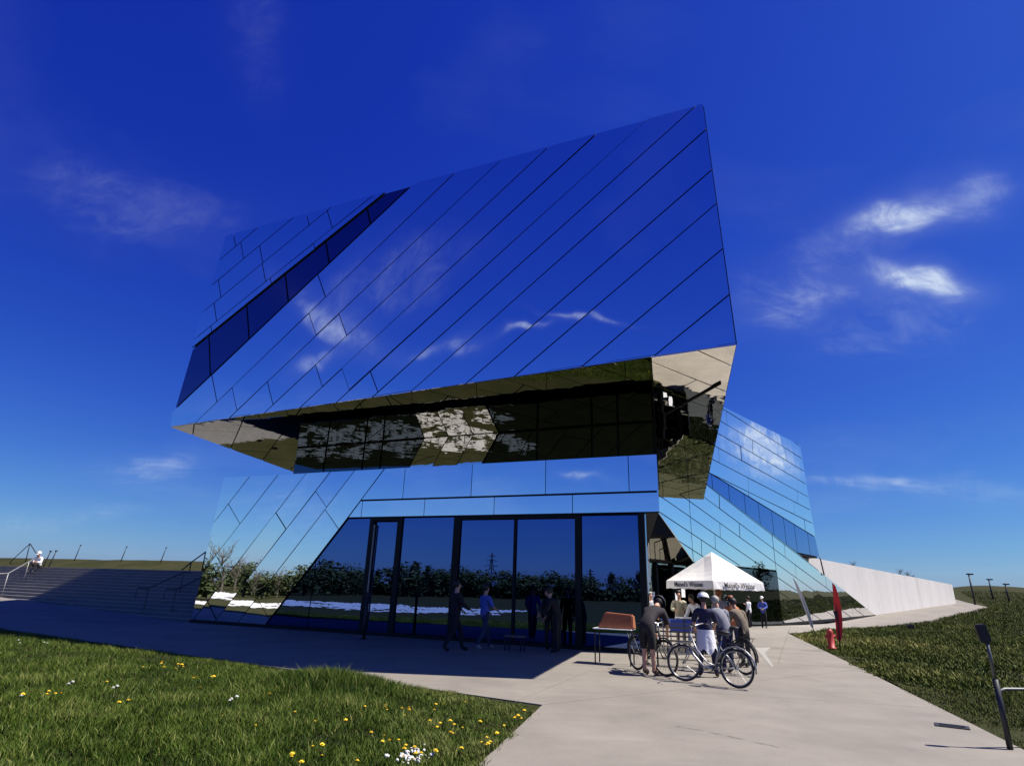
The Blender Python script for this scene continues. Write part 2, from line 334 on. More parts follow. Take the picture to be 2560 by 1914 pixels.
for pts in ([(1690, 1815), (1760, 1826), (1830, 1842), (1950, 1868)],):
    for k in range(3):
        a, b = rg(*pts[k]), rg(*pts[k + 1]); seg = []
        for q in range(9):
            p = a.lerp(b, q / 8); seg.append(p + Vector((random.uniform(-.02, .02), random.uniform(-.02, .02), .006)))
        vv = []; ff = []
        for i, p in enumerate(seg):
            wd = random.choice((.0015, .003, .007)); vv += [p + Vector((.3, 1, 0)).normalized() * wd, p - Vector((.3, 1, 0)).normalized() * wd]
            if i: ff.append((2 * i - 2, 2 * i - 1, 2 * i + 1, 2 * i))
        tag(mesh_obj('paving_crack', vv, ff, 'joint'), kind='structure')

ar = [(1887, 1619), (1927, 1617), (1912, 1632), (1934, 1664), (1929, 1667), (1903, 1636), (1896, 1628)]  # arrow-shaped patch of light off the wing, laid on the paving as flat colour
AP = [rg(*p) for p in ar]; tag(mesh_obj('painted_light_arrow', [(p.x, p.y, p.z + .005) for p in AP], [tuple(range(len(ar)))], 'light_patch'), 'pale arrow of reflected light painted on the path right of the bicycles', 'painted_light')
# far gravel walk on top of the bank
vv = [uv2w(u, v, 2.034) for v in (4.9, 15.5) for u in (-60, -30, 0, 2.5)]
tag(mesh_obj('bank_path', vv, [(i, i + 1, i + 5, i + 4) for i in range(3)], 'path'), kind='structure')

# steps left of the building
st = empty('outdoor_steps'); tag(st, kind='structure')
for i in range(14):
    bm = bmesh.new(); box(bm, -42, -.03, i * .35, i * .35 + .36 if i < 13 else 4.92, -.6, (i + 1) * .145); 
    for v in bm.verts: v.co = uv2w(v.co.x, v.co.y, v.co.z)
    bmesh.ops.recalc_face_normals(bm, faces=bm.faces); s_ = bm_obj('step', bm, 'step', st)
    bm = bmesh.new(); box(bm, -42, -.035, i * .35 - .012, i * .35 + .045, (i + 1) * .145 - .03, (i + 1) * .145 + .004)
    for v in bm.verts: v.co = uv2w(v.co.x, v.co.y, v.co.z)
    bmesh.ops.recalc_face_normals(bm, faces=bm.faces); bm_obj('nosing', bm, 'nosing', s_)

# white stones strip out on the meadow (seen mirrored in the facade)
vv = []; ff = []
for i in range(5200):
    u_, v_ = random.uniform(-34, 8), random.uniform(-31, -14); p = uv2w(u_, v_)
    n0 = mnoise.noise(Vector((u_ * .22, v_ * .22, 4))) * 3.2 + mnoise.noise(Vector((u_ * .9, v_ * .9, 9))) * 1.3
    if v_ + n0 > -18 or v_ + n0 < -29 or u_ + n0 > 3.5 or mnoise.noise(Vector((p.x * .45, p.y * .45, 8))) < -.12: continue
    if p.x > -12: continue
    rad = random.uniform(.12, .42); k0 = len(vv); zz = gz(p.x, p.y)[0] + random.uniform(.01, .05)
    vv.append((p.x, p.y, zz + .05))
    for k in range(6): rr_ = rad * random.uniform(.6, 1.2); vv.append((p.x + rr_ * math.cos(k * 1.047), p.y + rr_ * math.sin(k * 1.047), zz - .03))
    ff += [(k0, k0 + 1 + k, k0 + 1 + (k + 1) % 6) for k in range(6)]
tag(mesh_obj('gravel_strip', vv, ff, 'stones'), 'strip of white rubble lying in the meadow', kind='stuff')

# ------------------------------------------------------------ the museum
def clip(poly, a, n, keep):           # keep side where (p-a).n <= keep
    out = []
    for i in range(len(poly)):
        p, q = poly[i], poly[(i + 1) % len(poly)]; dp = (p[0] - a[0]) * n[0] + (p[1] - a[1]) * n[1] - keep; dq = (q[0] - a[0]) * n[0] + (q[1] - a[1]) * n[1] - keep
        if dp <= 0: out.append(p)
        if (dp < 0 < dq) or (dq < 0 < dp):
            t = dp / (dp - dq); out.append((p[0] + (q[0] - p[0]) * t, p[1] + (q[1] - p[1]) * t))
    return out
def area(P): return sum(P[i][0] * P[(i + 1) % len(P)][1] - P[(i + 1) % len(P)][0] * P[i][1] for i in range(len(P))) / 2
def inset(P, g):
    if area(P) < 0: P = P[::-1]
    Q = P
    for i in range(len(P)):
        p, q = P[i], P[(i + 1) % len(P)]; L = math.hypot(q[0] - p[0], q[1] - p[1])
        if L < 1e-4: continue
        Q = clip(Q, p, ((q[1] - p[1]) / L, -(q[0] - p[0]) / L), -g)
        if len(Q) < 3: return []
    return Q
def plate(name, P, fr, off, th, m, parent, tilt=0):
    if len(P) < 3 or abs(area(P)) < .02: return None
    # merge near-duplicate points
    Q = []
    for p in P:
        if not Q or math.hypot(p[0] - Q[-1][0], p[1] - Q[-1][1]) > .004: Q.append(p)
    if math.hypot(Q[0][0] - Q[-1][0], Q[0][1] - Q[-1][1]) < .004: Q.pop()
    if len(Q) < 3: return None
    O, A, B_, Nn = fr; cx_, cy_ = sum(p[0] for p in Q) / len(Q), sum(p[1] for p in Q) / len(Q); ta, tb = random.gauss(0, tilt), random.gauss(0, tilt)
    def W(p, o): return O + A * p[0] + B_ * p[1] + Nn * (o + (p[0] - cx_) * ta + (p[1] - cy_) * tb)
    return prism(name, [W(p, off - th) for p in Q], [W(p, off) for p in Q], m, parent)
def strips(poly, ang, offs, gap, fr, off, th, m, parent, tilt=0, jang=None, jstep=(3, 5), name='cladding_panel', jmax=1e9):
    c, s = math.cos(R(ang)), math.sin(R(ang)); n = (-s, c)            # offset measured along n
    lo = min(p[0] * n[0] + p[1] * n[1] for p in poly) - .1; hi = max(p[0] * n[0] + p[1] * n[1] for p in poly) + .1
    ed = [lo] + sorted(o for o in offs if lo < o < hi) + [hi]
    for a, b in zip(ed, ed[1:]):
        P = clip(poly, (0, 0), n, b); P = clip(P, (0, 0), (-n[0], -n[1]), -a)
        if len(P) < 3 or abs(area(P)) < .03: continue
        if jang is None: pieces = [P]
        else:
            jn = (-math.sin(R(jang)), math.cos(R(jang)))
            if jn[0] * c + jn[1] * s < 0: jn = (-jn[0], -jn[1])
            l2 = min(p[0] * jn[0] + p[1] * jn[1] for p in P); h2 = max(p[0] * jn[0] + p[1] * jn[1] for p in P); pieces = []; q = l2 + random.uniform(.9, jstep[0])
            prev = l2 - .1
            while q < min(h2 - .7, jmax):
                pp = clip(clip(P, (0, 0), jn, q), (0, 0), (-jn[0], -jn[1]), -prev); pieces.append(pp); prev = q; q += random.uniform(*jstep)
            pieces.append(clip(P, (0, 0), (-jn[0], -jn[1]), -prev))
        for pp in pieces:
            if len(pp) >= 3: plate(name, inset(pp, gap / 2), fr, off, th, m, parent, tilt)
museum = empty('museum_building', (0, 0, 0), 0, 'mirror clad angular museum, its upper storey jutting over a glass fronted ground floor', 'building')

# upper volume
A0 = Vector((-12.91, 21.74, 7.03)); B0 = Vector((5.09, 12.29, 7.03)); T0 = Vector((4.86, 12.29, 14.03)); TL = Vector((-12.1, 21.17, 15.14))
UU = Vector((B0.x - A0.x, B0.y - A0.y, 0)).normalized(); NU = (B0 - A0).cross(T0 - A0).normalized()
if NU.y > 0: NU = -NU
# in-plane vertical-ish axis with z component 1
VU = (Vector((0, 0, 1)) - NU * NU.z); VU = VU / VU.z
FU = (A0 - Vector((0, 0, 0)) - VU * 7.03, UU, VU, NU)
SRc = Vector((12.60, 38.55, 7.03)); SLb = Vector((-9.9, 37.0, 7.03))
lift = Vector((0, 0, .06)); back = -NU * .06
core = prism('upper_volume', [A0 + lift + back, B0 + lift + back, SRc + lift, SLb + lift], [TL + back - lift, T0 + back - lift, Vector((12.3, 38.6, 13.2)), Vector((-15.6, 38.5, 15.0))], 'joint', museum)
outl = [(0, 7.03), (20.33, 7.03), (20.13, 14.03), (.98, 15.14), (.26, 10.24), (-.07, 7.62)]
def line_n(p, q):
    L = math.hypot(q[0] - p[0], q[1] - p[1]); return ((q[1] - p[1]) / L, -(q[0] - p[0]) / L)
w1a, w1b = (-.06, 7.62), (10.7, 14.62); w2a, w2b = (.34, 10.24), (9.48, 14.68)
nlow = line_n(w1a, w1b); nup = line_n(w2a, w2b)       # normals point to lower right
# region right of the band: (p-w1a).nlow >= 0
regR = clip(outl, w1a, (-nlow[0], -nlow[1]), -.0); regL = clip(outl, w2a, nup, 0)
band = clip(clip(outl, w1a, nlow, 0), w2a, (-nup[0], -nup[1]), 0)
c34, s34 = math.cos(R(34)), math.sin(R(34))
strips(regR, 34.4, [o + .0 for o in (-4.6, -3.55, -2.46, -1.6, -.52, .3, 1.12, 2.02, 2.95, 3.95, 5.0)], .034, FU, 0, .045, 'metal', core, .0028, -62, (3.2, 6.5), jmax=13.2)
strips(regL, 25.6, [8.45 + .95 * k for k in range(7)], .036, FU, 0, .045, 'metal', core, .0028, -66, (2.2, 3.8))
jd = (.33, -1.0)
js = [(1.16, 10.62), (3.1, 11.45), (4.95, 12.36), (6.81, 13.26), (8.65, 14.04)]
Pb = inset(band, .06); rem = Pb
for j in js + [None]:
    if j is None: piece = rem
    else:
        nj = (-jd[1], jd[0]); L = math.hypot(*nj); nj = (nj[0] / L, nj[1] / L)
        piece = clip(rem, j, nj, 0); rem = clip(rem, j, (-nj[0], -nj[1]), 0)
    if len(piece) >= 3: plate('window_pane', inset(piece, .035), FU, -.03, .02, 'glass_band', core)

# soffit panels
FS = (Vector((0, 0, 7.03)), Vector((1, 0, 0)), Vector((0, 1, 0)), Vector((0, 0, -1)))
sof = [(A0.x, A0.y), (B0.x, B0.y), (SRc.x, SRc.y), (SLb.x, SLb.y)]
divp, dn = (-3.6, 17.3), (math.sin(R(73)), -math.cos(R(73)))
sl_, sr_ = clip(sof, divp, dn, 0), clip(sof, divp, (-dn[0], -dn[1]), 0)
soff = prism('soffit', [Vector((p[0], p[1], 7.085)) for p in sof], [Vector((p[0], p[1], 7.075)) for p in sof], 'joint', museum)
brk, bn = (3.35, 13.2), (math.sin(R(75.5)), -math.cos(R(75.5)))  # break follows the reflected wall corner; panels left of it use the darkened copy
srd, srb = clip(sr_, brk, (-bn[0], -bn[1]), 0), clip(sr_, brk, bn, 0)
if sum(p[0] for p in srd) / len(srd) > sum(p[0] for p in srb) / len(srb): srd, srb = srb, srd
strips(sl_, 118, [-30 + 1.52 * k for k in range(60)], .04, FS, 0, .04, 'metal_soffit_darkened', soff, .002, 5, (3, 5))
strips(srd, 39, [-20 + 1.18 * k for k in range(60)], .03, FS, 0, .04, 'metal_soffit_darkened', soff, .002, -72, (5, 9))
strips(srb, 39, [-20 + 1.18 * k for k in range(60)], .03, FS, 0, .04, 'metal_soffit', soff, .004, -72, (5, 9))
# lamp slots let into the soffit
bm = bmesh.new(); d_ = Vector((4.9 - 5.6, 17.89 - 14.85, 0)); 
tube(bm, [Vector((5.6, 14.85, 7.015)), Vector((4.9, 17.89, 7.015))], .035, 4); bm_obj('light_slot', bm, 'joint', soff)
for px, py, r_ in ((648, 1103, .09), (686, 1122, .13)):
    d_ = ray(px, py); p = CAMP + d_ * ((7.0 - EYE) / d_.z); bm = bmesh.new(); tube(bm, [p, p + Vector((0, 0, .08))], r_, 12); bm_obj('downlight', bm, 'black', soff)

# recessed terrace storey between the volumes
VR = .65
FR = (uv2w(0, VR), DU, Vector((0, 0, 1)), -DV)
rc = [uv2w(3.4, VR + .05), uv2w(18.45, VR + .05), uv2w(18.45, VR + .05) + Vector((math.sin(R(12)), math.cos(R(12)), 0)) * 15, uv2w(3.4, 13.5)]
rec = prism('terrace_storey', [p + Vector((0, 0, 5.5)) for p in rc], [p + Vector((0, 0, 7.07)) for p in rc], 'frame', museum)
zb, zt = 5.6, 7.02
cl_, cr_ = (8.95, 9.68), (12.0, 12.8)     # chevron of bright cladding: u at bottom and at top
us = [3.4, 5.0, 6.9, 7.75]
for a, b in zip(us, us[1:] + [None]):
    P = [(a, zb), (b if b else cl_[0], zb), (b if b else cl_[1], zt), (a, zt)]; plate('terrace_window', inset(P, .04), FR, 0, .02, 'glass_dark', rec)
for k in range(3):
    f0, f1 = k / 3, (k + 1) / 3
    P = [(cl_[0] + (cr_[0] - cl_[0]) * f0, zb), (cl_[0] + (cr_[0] - cl_[0]) * f1, zb), (cl_[1] + (cr_[1] - cl_[1]) * f1, zt), (cl_[1] + (cr_[1] - cl_[1]) * f0, zt)]
    plate('cladding_panel', inset(P, .014), FR, .03, .04, 'metal_soffit', rec, .004)
us = [None, 14.3, 16.3, 17.2, 18.4]
for a, b in zip(us, us[1:]):
    P = [(a if a else cr_[0], zb), (b, zb), (b, zt), (a if a else cr_[1], zt)]; plate('terrace_window', inset(P, .04), FR, 0, .02, 'glass_dark', rec)

# ground floor volume
UE = 18.54
SD = Vector((math.sin(R(11.5)), math.cos(R(11.5)), 0)); E0 = uv2w(UE - .04, .06); E1 = E0 + SD * 15.3
low = prism('ground_floor_volume', [uv2w(.3, .06, 3.97), E0 + Vector((0, 0, 3.97)), E1 + Vector((0, 0, 3.97)), uv2w(.3, 12, 3.97)], [uv2w(.3, .06, 5.72), E0 + Vector((0, 0, 5.72)), E1 + Vector((0, 0, 5.72)), uv2w(.3, 12, 5.72)], 'joint', museum)
E2 = uv2w(18.06, .06); E3 = E2 + SD * 15.3
prism('ground_floor_core', [uv2w(.04, .06, 0), E2, E3, uv2w(.04, 12, 0)], [uv2w(.24, .06, 3.96), E2 + Vector((0, 0, 3.96)), E3 + Vector((0, 0, 3.96)), uv2w(.24, 12, 3.96)], 'joint', low)
FL = (uv2w(0, 0), DU, Vector((0, 0, 1)), -DV)
left = [(.0, .10), (3.83, .10), (7.02, 4.02), (8.42, 5.78), (.27, 5.78)]
c51 = math.cos(R(50.9)); offs = []
def off51(p): return -p[0] * math.sin(R(50.9)) + p[1] * c51
strips(left, 50.9, [off51((u, 5.78)) for u in (1.75, 3.27, 4.73, 5.91, 7.08)], .03, FL, 0, .045, 'metal_low', low, .004, -44.5, (3.2, 5.0))
for a, b in ((7.5, 9.34), (9.34, 12.12), (12.12, 14.86), (14.86, 17.64), (17.64, UE)):
    P = [(a, 4.63), (b, 4.63), (b, 5.78), (a, 5.78)]
    if a == 7.5: P = [(7.52, 4.63), (b, 4.63), (b, 5.78), (8.44, 5.78)]
    plate('fascia_panel', inset(P, .012), FL, 0, .045, 'metal_low', low, .0025)
for a, b in ((7.1, 7.6), (7.6, 10.29), (10.29, 13.02), (13.02, 15.79), (15.79, UE)):
    P = [(a, 3.99), (b, 3.99), (b, 4.59), (a, 4.59)]
    if a == 7.1: P = [(7.03, 3.99), (b, 3.99), (b, 4.59), (7.5, 4.59)]
    plate('fascia_panel', inset(P, .012), FL, .0, .045, 'metal_low', low, .0025)
FE = (uv2w(UE, 0), SD, Vector((0, 0, 1)), Vector((SD.y, -SD.x, 0)))
strips([(.0, 4.0), (11.0, 4.0), (11.0, 5.78), (0, 5.78)], 60, [-12 + 1.4 * k for k in range(20)], .034, FE, .0, .045, 'metal_low', low)
FQ = (uv2w(18.09, .0), SD, Vector((0, 0, 1)), Vector((SD.y, -SD.x, 0)))
for k in range(20): plate('side_panel', [(.1 + k * .74, .1), (.8 + k * .74, .1), (.8 + k * .74, 3.94), (.1 + k * .74, 3.94)], FQ, .03, .04, 'metal_soffit', low, .006)
prism('plinth', [uv2w(-.05, -.03, 0), uv2w(UE - .5, -.03, 0), uv2w(UE - .5, .2, 0), uv2w(-.05, .2, 0)], [uv2w(-.05, -.03, .1), uv2w(UE - .5, -.03, .1), uv2w(UE - .5, .2, .1), uv2w(-.05, .2, .1)], 'frame', low)
# glazing
def pane(P, off=-.02): plate('window_pane', P, FL, off, .02, 'glass', low)
pane([(3.9, .12), (5.76, .12), (5.76, 2.36)]); pane([(5.80, .12), (8.06, .12), (8.06, 3.93), (7.05, 3.93), (5.80, 2.41)])
pane([(9.45, .12), (11.52, .12), (11.52, 3.93), (9.45, 3.93)])
pane([(11.82, .12), (13.78, .12), (13.78, 3.82), (11.82, 3.82)]); pane([(13.88, .12), (15.86, .12), (15.86, 3.82), (13.88, 3.82)])
pane([(16.10, .12), (17.88, .12), (17.88, 3.9), (16.10, 3.9)])
def bar(u0, u1, z0, z1, o=.05): return prism('mullion', [uv2w(u0, -o, z0), uv2w(u1, -o, z0), uv2w(u1, .05, z0), uv2w(u0, .05, z0)], [uv2w(u0, -o, z1), uv2w(u1, -o, z1), uv2w(u1, .05, z1), uv2w(u0, .05, z1)], 'frame', low)
bar(8.06, 8.24, .1, 3.97); bar(9.27, 9.45, .1, 3.97); bar(11.54, 11.80, .1, 3.97); bar(13.79, 13.87, .1, 3.84); bar(15.88, 16.08, .1, 3.97); bar(17.88, 18.08, .1, 3.97)
bar(8.24, 9.27, 3.84, 3.97); bar(11.80, 15.88, 3.84, 3.97)
dr = empty('glass_door', (0, 0, 0)); dr.parent = low
plate('pane', [(8.34, .1), (9.2, .1), (9.2, 3.8), (8.34, 3.8)], FL, -.03, .02, 'glass', dr)
prism('handle', [uv2w(8.29, -.10, .15), uv2w(8.325, -.10, .15), uv2w(8.325, -.05, .15), uv2w(8.29, -.05, .15)], [uv2w(8.29, -.10, 3.7), uv2w(8.325, -.10, 3.7), uv2w(8.325, -.05, 3.7), uv2w(8.29, -.05, 3.7)], 'galv', dr)

# rear wing
FC = (PC, DC, Vector((0, 0, 1)), NC)
rear = prism('rear_wing', [tz(-15.5, 4.6, -.06), tz(7.7, 4.6, -.06), tz(7.7, 4.6, -16), tz(-22, 4.6, -16)], [tz(-15.5, 13.95, -.06), tz(7.1, 13.18, -.06), tz(7.1, 13.0, -16), tz(-22, 13.95, -16)], 'joint', museum)
prism('lower_wing_wall', [tz(.33, 0, -.06), tz(18.2, .5, -.06), tz(17.4, .5, -.5), tz(.33, 0, -5)], [tz(.33, 4.62, -.06), tz(4.3, 4.62, -.06), tz(4.3, 4.62, -.5), tz(.33, 4.62, -5)], 'joint', rear)
topO = [(-15.5, 14.0), (-15.5, 11.2), (-7.21, 8.79), (7.74, 6.17), (7.18, 13.24)]
# window band edges: upper (-7.21,8.76)->(7.74,6.15); lower (-7.62,7.99)->(4.08,4.78)->(8.09,4.69)
U1, U2 = (-7.21, 8.76), (7.74, 6.15); L1, L2 = (-7.62, 7.99), (4.08, 4.78)
whole = [(-15.5, 14.0), (-15.5, 5.5), (4.08, 4.78), (8.09, 4.69), (7.74, 6.15), (7.18, 13.24)]
upn = line_n(U1, U2); lon = line_n(L1, L2)
if upn[1] > 0: upn = (-upn[0], -upn[1])
if lon[1] > 0: lon = (-lon[0], -lon[1])           # point downward
upper = clip([(-15.5, 14.0), (-15.5, 4), (8.2, 4), (7.74, 6.15), (7.18, 13.24)], U1, upn, 0)
strips(upper, -6.2, [6.6 + .98 * k + .35 for k in range(9)], .055, FC, 0, .06, 'metal_wing', rear, .002, -95, (6, 12))
bandC = [U1, L1, L2, (8.09, 4.69), (7.74, 6.15)]
bandC = [(-15.5, U1[1] + (U1[0] + 15.5) * (U1[1] - U2[1]) / (U2[0] - U1[0])), (-15.5, L1[1] + (L1[0] + 15.5) * (L1[1] - L2[1]) / (L2[0] - L1[0])), L2, (8.09, 4.69), (7.74, 6.15)]
rem = bandC
for t in (-13, -11, -9, -7.1, -5.1, -3.1, -1.2, .7, 2.5, 4.2, 6.4, None):
    if t is None: pc = rem
    else: pc = clip(rem, (t, 0), (1, 0), 0); rem = clip(rem, (t, 0), (-1, 0), 0)
    if len(pc) >= 3: plate('window_pane', inset(pc, .03), FC, -.03, .03, 'glass_wing', rear)
# below the band, down to the entrance opening and the pointed end of the wall
lowA = [(.33, .12), (18.25, .62), (4.08, 4.75), L1, (-7.62, 3.42), (.33, 3.42)]
reg = [(-15.5, L1[1] + (L1[0] + 15.5) * (L1[1] - L2[1]) / (L2[0] - L1[0])), (-15.5, 7.1), (-13.04, 5.75), (-9.95, 3.42), (.33, 3.42), (.33, .12), (18.3, .60), (4.08, 4.75)]
# the strips run at -15.6 degrees; cut the non convex region into convex pieces first
pcs = [[(-15.5, 10.15), (-15.5, 7.55), (-9.95, 3.42), (-9.95, 8.63)], [(-9.95, 8.63), (-9.95, 3.42), (.33, 3.42), (.33, 5.81)], [(.33, 5.81), (.33, .12), (18.3, .60), (4.08, 4.75)]]
for P in pcs: strips(P, -15.6, [2.1 + .87 * k for k in range(-3, 9)], .05, FC, 0, .06, 'metal_wing', rear, .003, -95, (6, 12))
prism('plinth', [tz(.3, 0, .02), tz(18.3, .45, .02), tz(18.3, .45, -.3), tz(.3, 0, -.3)], [tz(.3, .14, .02), tz(18.3, .62, .02), tz(18.3, .62, -.3), tz(.3, .14, -.3)], 'frame', rear)
# entrance recess with glazing, posts and rails
ent = prism('entrance_recess', [tz(-15.2, 0, -1.65), tz(.33, 0, -1.65), tz(.33, 3.45, -1.65), tz(-6.7, 3.5, -1.65), tz(-15.2, 7.3, -1.65)], [tz(-15.2, 0, -5), tz(.33, 0, -5), tz(.33, 3.45, -5), tz(-6.7, 3.5, -5), tz(-15.2, 7.3, -5)], 'frame', museum)
FN = (PC, DC, Vector((0, 0, 1)), NC)
tt = [-15.1, -13.9, -12.7, -11.3, -9.7, -7.8, -5.9, -4.0, -1.9, .2]
for a, b in zip(tt, tt[1:]):
    plate('entrance_window', [(a + .07, .1), (b - .07, .1), (b - .07, 3.3), (a + .07, 3.3)], FN, -1.62, .02, 'glass_entrance', ent, .006)
for k in range(16):
    a, b = -15.1 + k * .48, -15.1 + (k + 1) * .48; P = clip([(a, 3.48), (b, 3.48), (b, 8), (a, 8)], (-15.2, 7.2), ((7.2 - 3.5) / 8.5, 1.0), 0)
    if len(P) > 2: plate('mirror_strip', inset(P, .03), FN, -1.60, .03, 'metal_soffit' if k % 5 < 2 else 'glass_entrance', ent, .01)
for P_, nm in (([tz(-9.95, 3.42, -.02), tz(.33, 3.42, -.02), tz(.33, 3.42, -1.7), tz(-9.95, 3.42, -1.7)], 'ceiling'), ([tz(-15.5, 7.55, -.02), tz(-9.95, 3.42, -.02), tz(-9.95, 3.42, -1.7), tz(-15.5, 7.55, -1.7)], 'sloping_reveal')):
    prism(nm, P_, [p + Vector((0, 0, .05)) for p in P_], 'metal_soffit', ent)
for t in tt[:-1]:
    if t < -4.5: bm = bmesh.new(); tube(bm, [tz(t, 0, -1.5), tz(t, 3.45, -1.5)], .09, 4); bm_obj('post', bm, 'frame', ent)
bm = bmesh.new(); tube(bm, [tz(-15.2, 3.4, -1.5), tz(.3, 3.4, -1.5)], .08, 4); bm_obj('transom', bm, 'frame', ent)
# the dark box glazing beside the lean end of the wing
plate('glass_screen', [(-9.4, .1), (.3, .1), (.3, 3.3), (-9.4, 3.36)], FN, .05, .04, 'glass_wing' if 0 else 'glass_dark', ent, .002)
# rain pipe at the end of the wing
tube_obj('rain_pipe', [tz(7.95, 4.7, .05), tz(8.2, 3.4, .08)], .05, 'dark_steel', rear)

# concrete wall behind the wing
cw = empty('concrete_wall', (0, 0, 0), 0, 'long pale cast concrete wall with weather stains running right from the mirrored wing', 'wall')
Ws = Vector((18.9, 42.95, 0)); 
def wall_pt(f): return Ws.lerp(wallB, f)
def ztop(f): return 4.85 - 1.10 * f
fr_ = [0, .22, .36, .46, .55, .64, .72, .80, .87, .94, 1.0]
dn_ = (wallB - Ws).normalized(); nw = Vector((-dn_.y, dn_.x, 0))
for a, b in zip(fr_, fr_[1:]):
    pa_, pb_ = wall_pt(a) + dn_ * .008, wall_pt(b) - dn_ * .008; za, zb_ = gz(pa_.x, pa_.y)[0] - .3, gz(pb_.x, pb_.y)[0] - .3
    prism('wall_panel', [pa_ + Vector((0, 0, za)), pb_ + Vector((0, 0, zb_)), pb_ + nw * .4 + Vector((0, 0, zb_)), pa_ + nw * .4 + Vector((0, 0, za))],
          [pa_ + Vector((0, 0, ztop(a))), pb_ + Vector((0, 0, ztop(b))), pb_ + nw * .4 + Vector((0, 0, ztop(b))), pa_ + nw * .4 + Vector((0, 0, ztop(a)))], 'concrete', cw)

# ------------------------------------------------------------ vegetation
def blade_mesh(name, pts, hts, m, lean=.5, wid=.006, tint=None, segs=2):
    n = len(pts); az = RNG.uniform(0, 2 * np.pi, n); la = RNG.uniform(.1, lean, n) * hts; w_ = wid * RNG.uniform(.6, 1.4, n)
    dx, dy = np.cos(az), np.sin(az); px, py = -dy, dx
    face_az = RNG.uniform(0, 2 * np.pi, n); px, py = np.cos(face_az), np.sin(face_az)
    V = np.zeros((n, 5, 3)); b = pts
    for k, (f, wf) in enumerate(((0, 1), (.55, .75))):
        cx_ = b[:, 0] + dx * la * f ** 2; cy_ = b[:, 1] + dy * la * f ** 2; cz = b[:, 2] + hts * f * (1 if k else 1)
        V[:, 2 * k, 0] = cx_ - px * w_ * wf; V[:, 2 * k, 1] = cy_ - py * w_ * wf; V[:, 2 * k, 2] = cz
        V[:, 2 * k + 1, 0] = cx_ + px * w_ * wf; V[:, 2 * k + 1, 1] = cy_ + py * w_ * wf; V[:, 2 * k + 1, 2] = cz
    V[:, 4, 0] = b[:, 0] + dx * la; V[:, 4, 1] = b[:, 1] + dy * la; V[:, 4, 2] = b[:, 2] + hts * .93
    me = bpy.data.meshes.new(name); me.vertices.add(n * 5); me.vertices.foreach_set('co', V.reshape(-1))
    base = (np.arange(n) * 5)[:, None]; loops = (base + np.array([0, 1, 3, 2, 2, 3, 4])[None, :]).reshape(-1)
    me.loops.add(n * 7); me.loops.foreach_set('vertex_index', loops.astype(np.int32))
    ls = (np.arange(n) * 7)[:, None] + np.array([0, 4])[None, :]; me.polygons.add(n * 2); me.polygons.foreach_set('loop_start', ls.reshape(-1).astype(np.int32))
    me.update(calc_edges=True); me.validate()
    if tint is None: tint = RNG.random(n)
    at = me.attributes.new('tint', 'FLOAT', 'POINT'); at.data.foreach_set('value', np.repeat(tint, 5).astype(np.float32))
    return link(name, me, m)
def vnoise(x, y, s, seed):
    return np.array([mnoise.noise(Vector((a * s, b * s, seed))) for a, b in zip(x, y)])
# left meadow patch: right of the frame's left edge, below the apron edge line and left of the footpath
def left_mask(x, y):
    edge = 9.92 - .612 * (x - .61)          # apron edge
    pathx = .61 + (y - 9.92) * .246
    wob = .07 * np.sin(x * 9.1) * np.sin(y * 7.3 + 1) + RNG.normal(0, .035, len(x))
    return (y < edge + .03 + wob) & (x < pathx + wob)
n = 420000
rr = 4.6 + 22 * RNG.random(n) ** 1.35; aa = np.radians(RNG.uniform(-46, 4, n)); x = rr * np.sin(aa); y = rr * np.cos(aa); k = left_mask(x, y); x, y = x[k], y[k]
cl1 = vnoise(x, y, .9, 1) ; cl2 = vnoise(x, y, 3.2, 5); edge = 9.92 - .612 * (x - .61); de = (edge - y)
hts = .10 + .10 * cl1 + .08 * cl2 + RNG.gamma(2, .018, len(x)); hts = np.clip(hts, .04, .34); hts *= .62 * np.clip(.5 + de * .5, .55, 1)
clump = np.exp(-(((x + 3.0) ** 2 + (y - 11.2) ** 2) / 1.2)); hts += clump * .22
hts *= np.clip(1 - .45 * np.clip((x + 1.6) / 2, 0, 1), .5, 1)
tint = np.clip(.36 + .55 * cl1 + .45 * cl2 + RNG.normal(0, .16, len(x)) + .25 * np.clip((x + 2.2) / 2.5, 0, 1), 0, 1); k2 = RNG.random(len(x)) < .03; tint[k2] = 1; hts[k2] *= 1.35
z = np.array([gz(a, b)[0] for a, b in zip(x, y)]) - .03
dist = np.hypot(x, y); o = blade_mesh('grass', np.stack([x, y, z], 1), hts, 'grass_l', .9, .0042, tint)
# wider blades far away
tag(o, 'long green meadow grass beside the paved apron', 'grass', kind='stuff')
n = 420000
x = []; 
rr = 7.0 + 100 * RNG.random(n) ** 2.0; aa = np.radians(RNG.uniform(14, 46, n)); x = rr * np.sin(aa); y = rr * np.cos(aa)
cBC = [(14.33, 31.99), (cB.x, cB.y), (cC.x, cC.y), (cD.x, cD.y)]
def right_mask(x, y):
    e = x > .1 + (y + 10) * .3389 + .03
    far = np.ones(len(x), bool)
    for (ax, ay), (bx, by) in zip(cBC, cBC[1:]):
        seg = (x >= ax) & (x < bx); far &= ~(seg & (y > ay + (x - ax) * (by - ay) / (bx - ax) - .1))
    far &= ~((x < 14.33) & (y > 32)); far &= ~((x >= cD.x) & (x < cD.x + (y - cD.y) * .62 + .3))
    e = x > .1 + (y + 10) * .3389 + .03 + .07 * np.sin(y * 6.1) * np.sin(y * 2.3) + RNG.normal(0, .035, len(x))
    return e & far
k = right_mask(x, y); x, y = x[k], y[k]
cl1 = vnoise(x, y, .35, 11); cl2 = vnoise(x, y, 1.1, 15); dist = np.hypot(x, y)
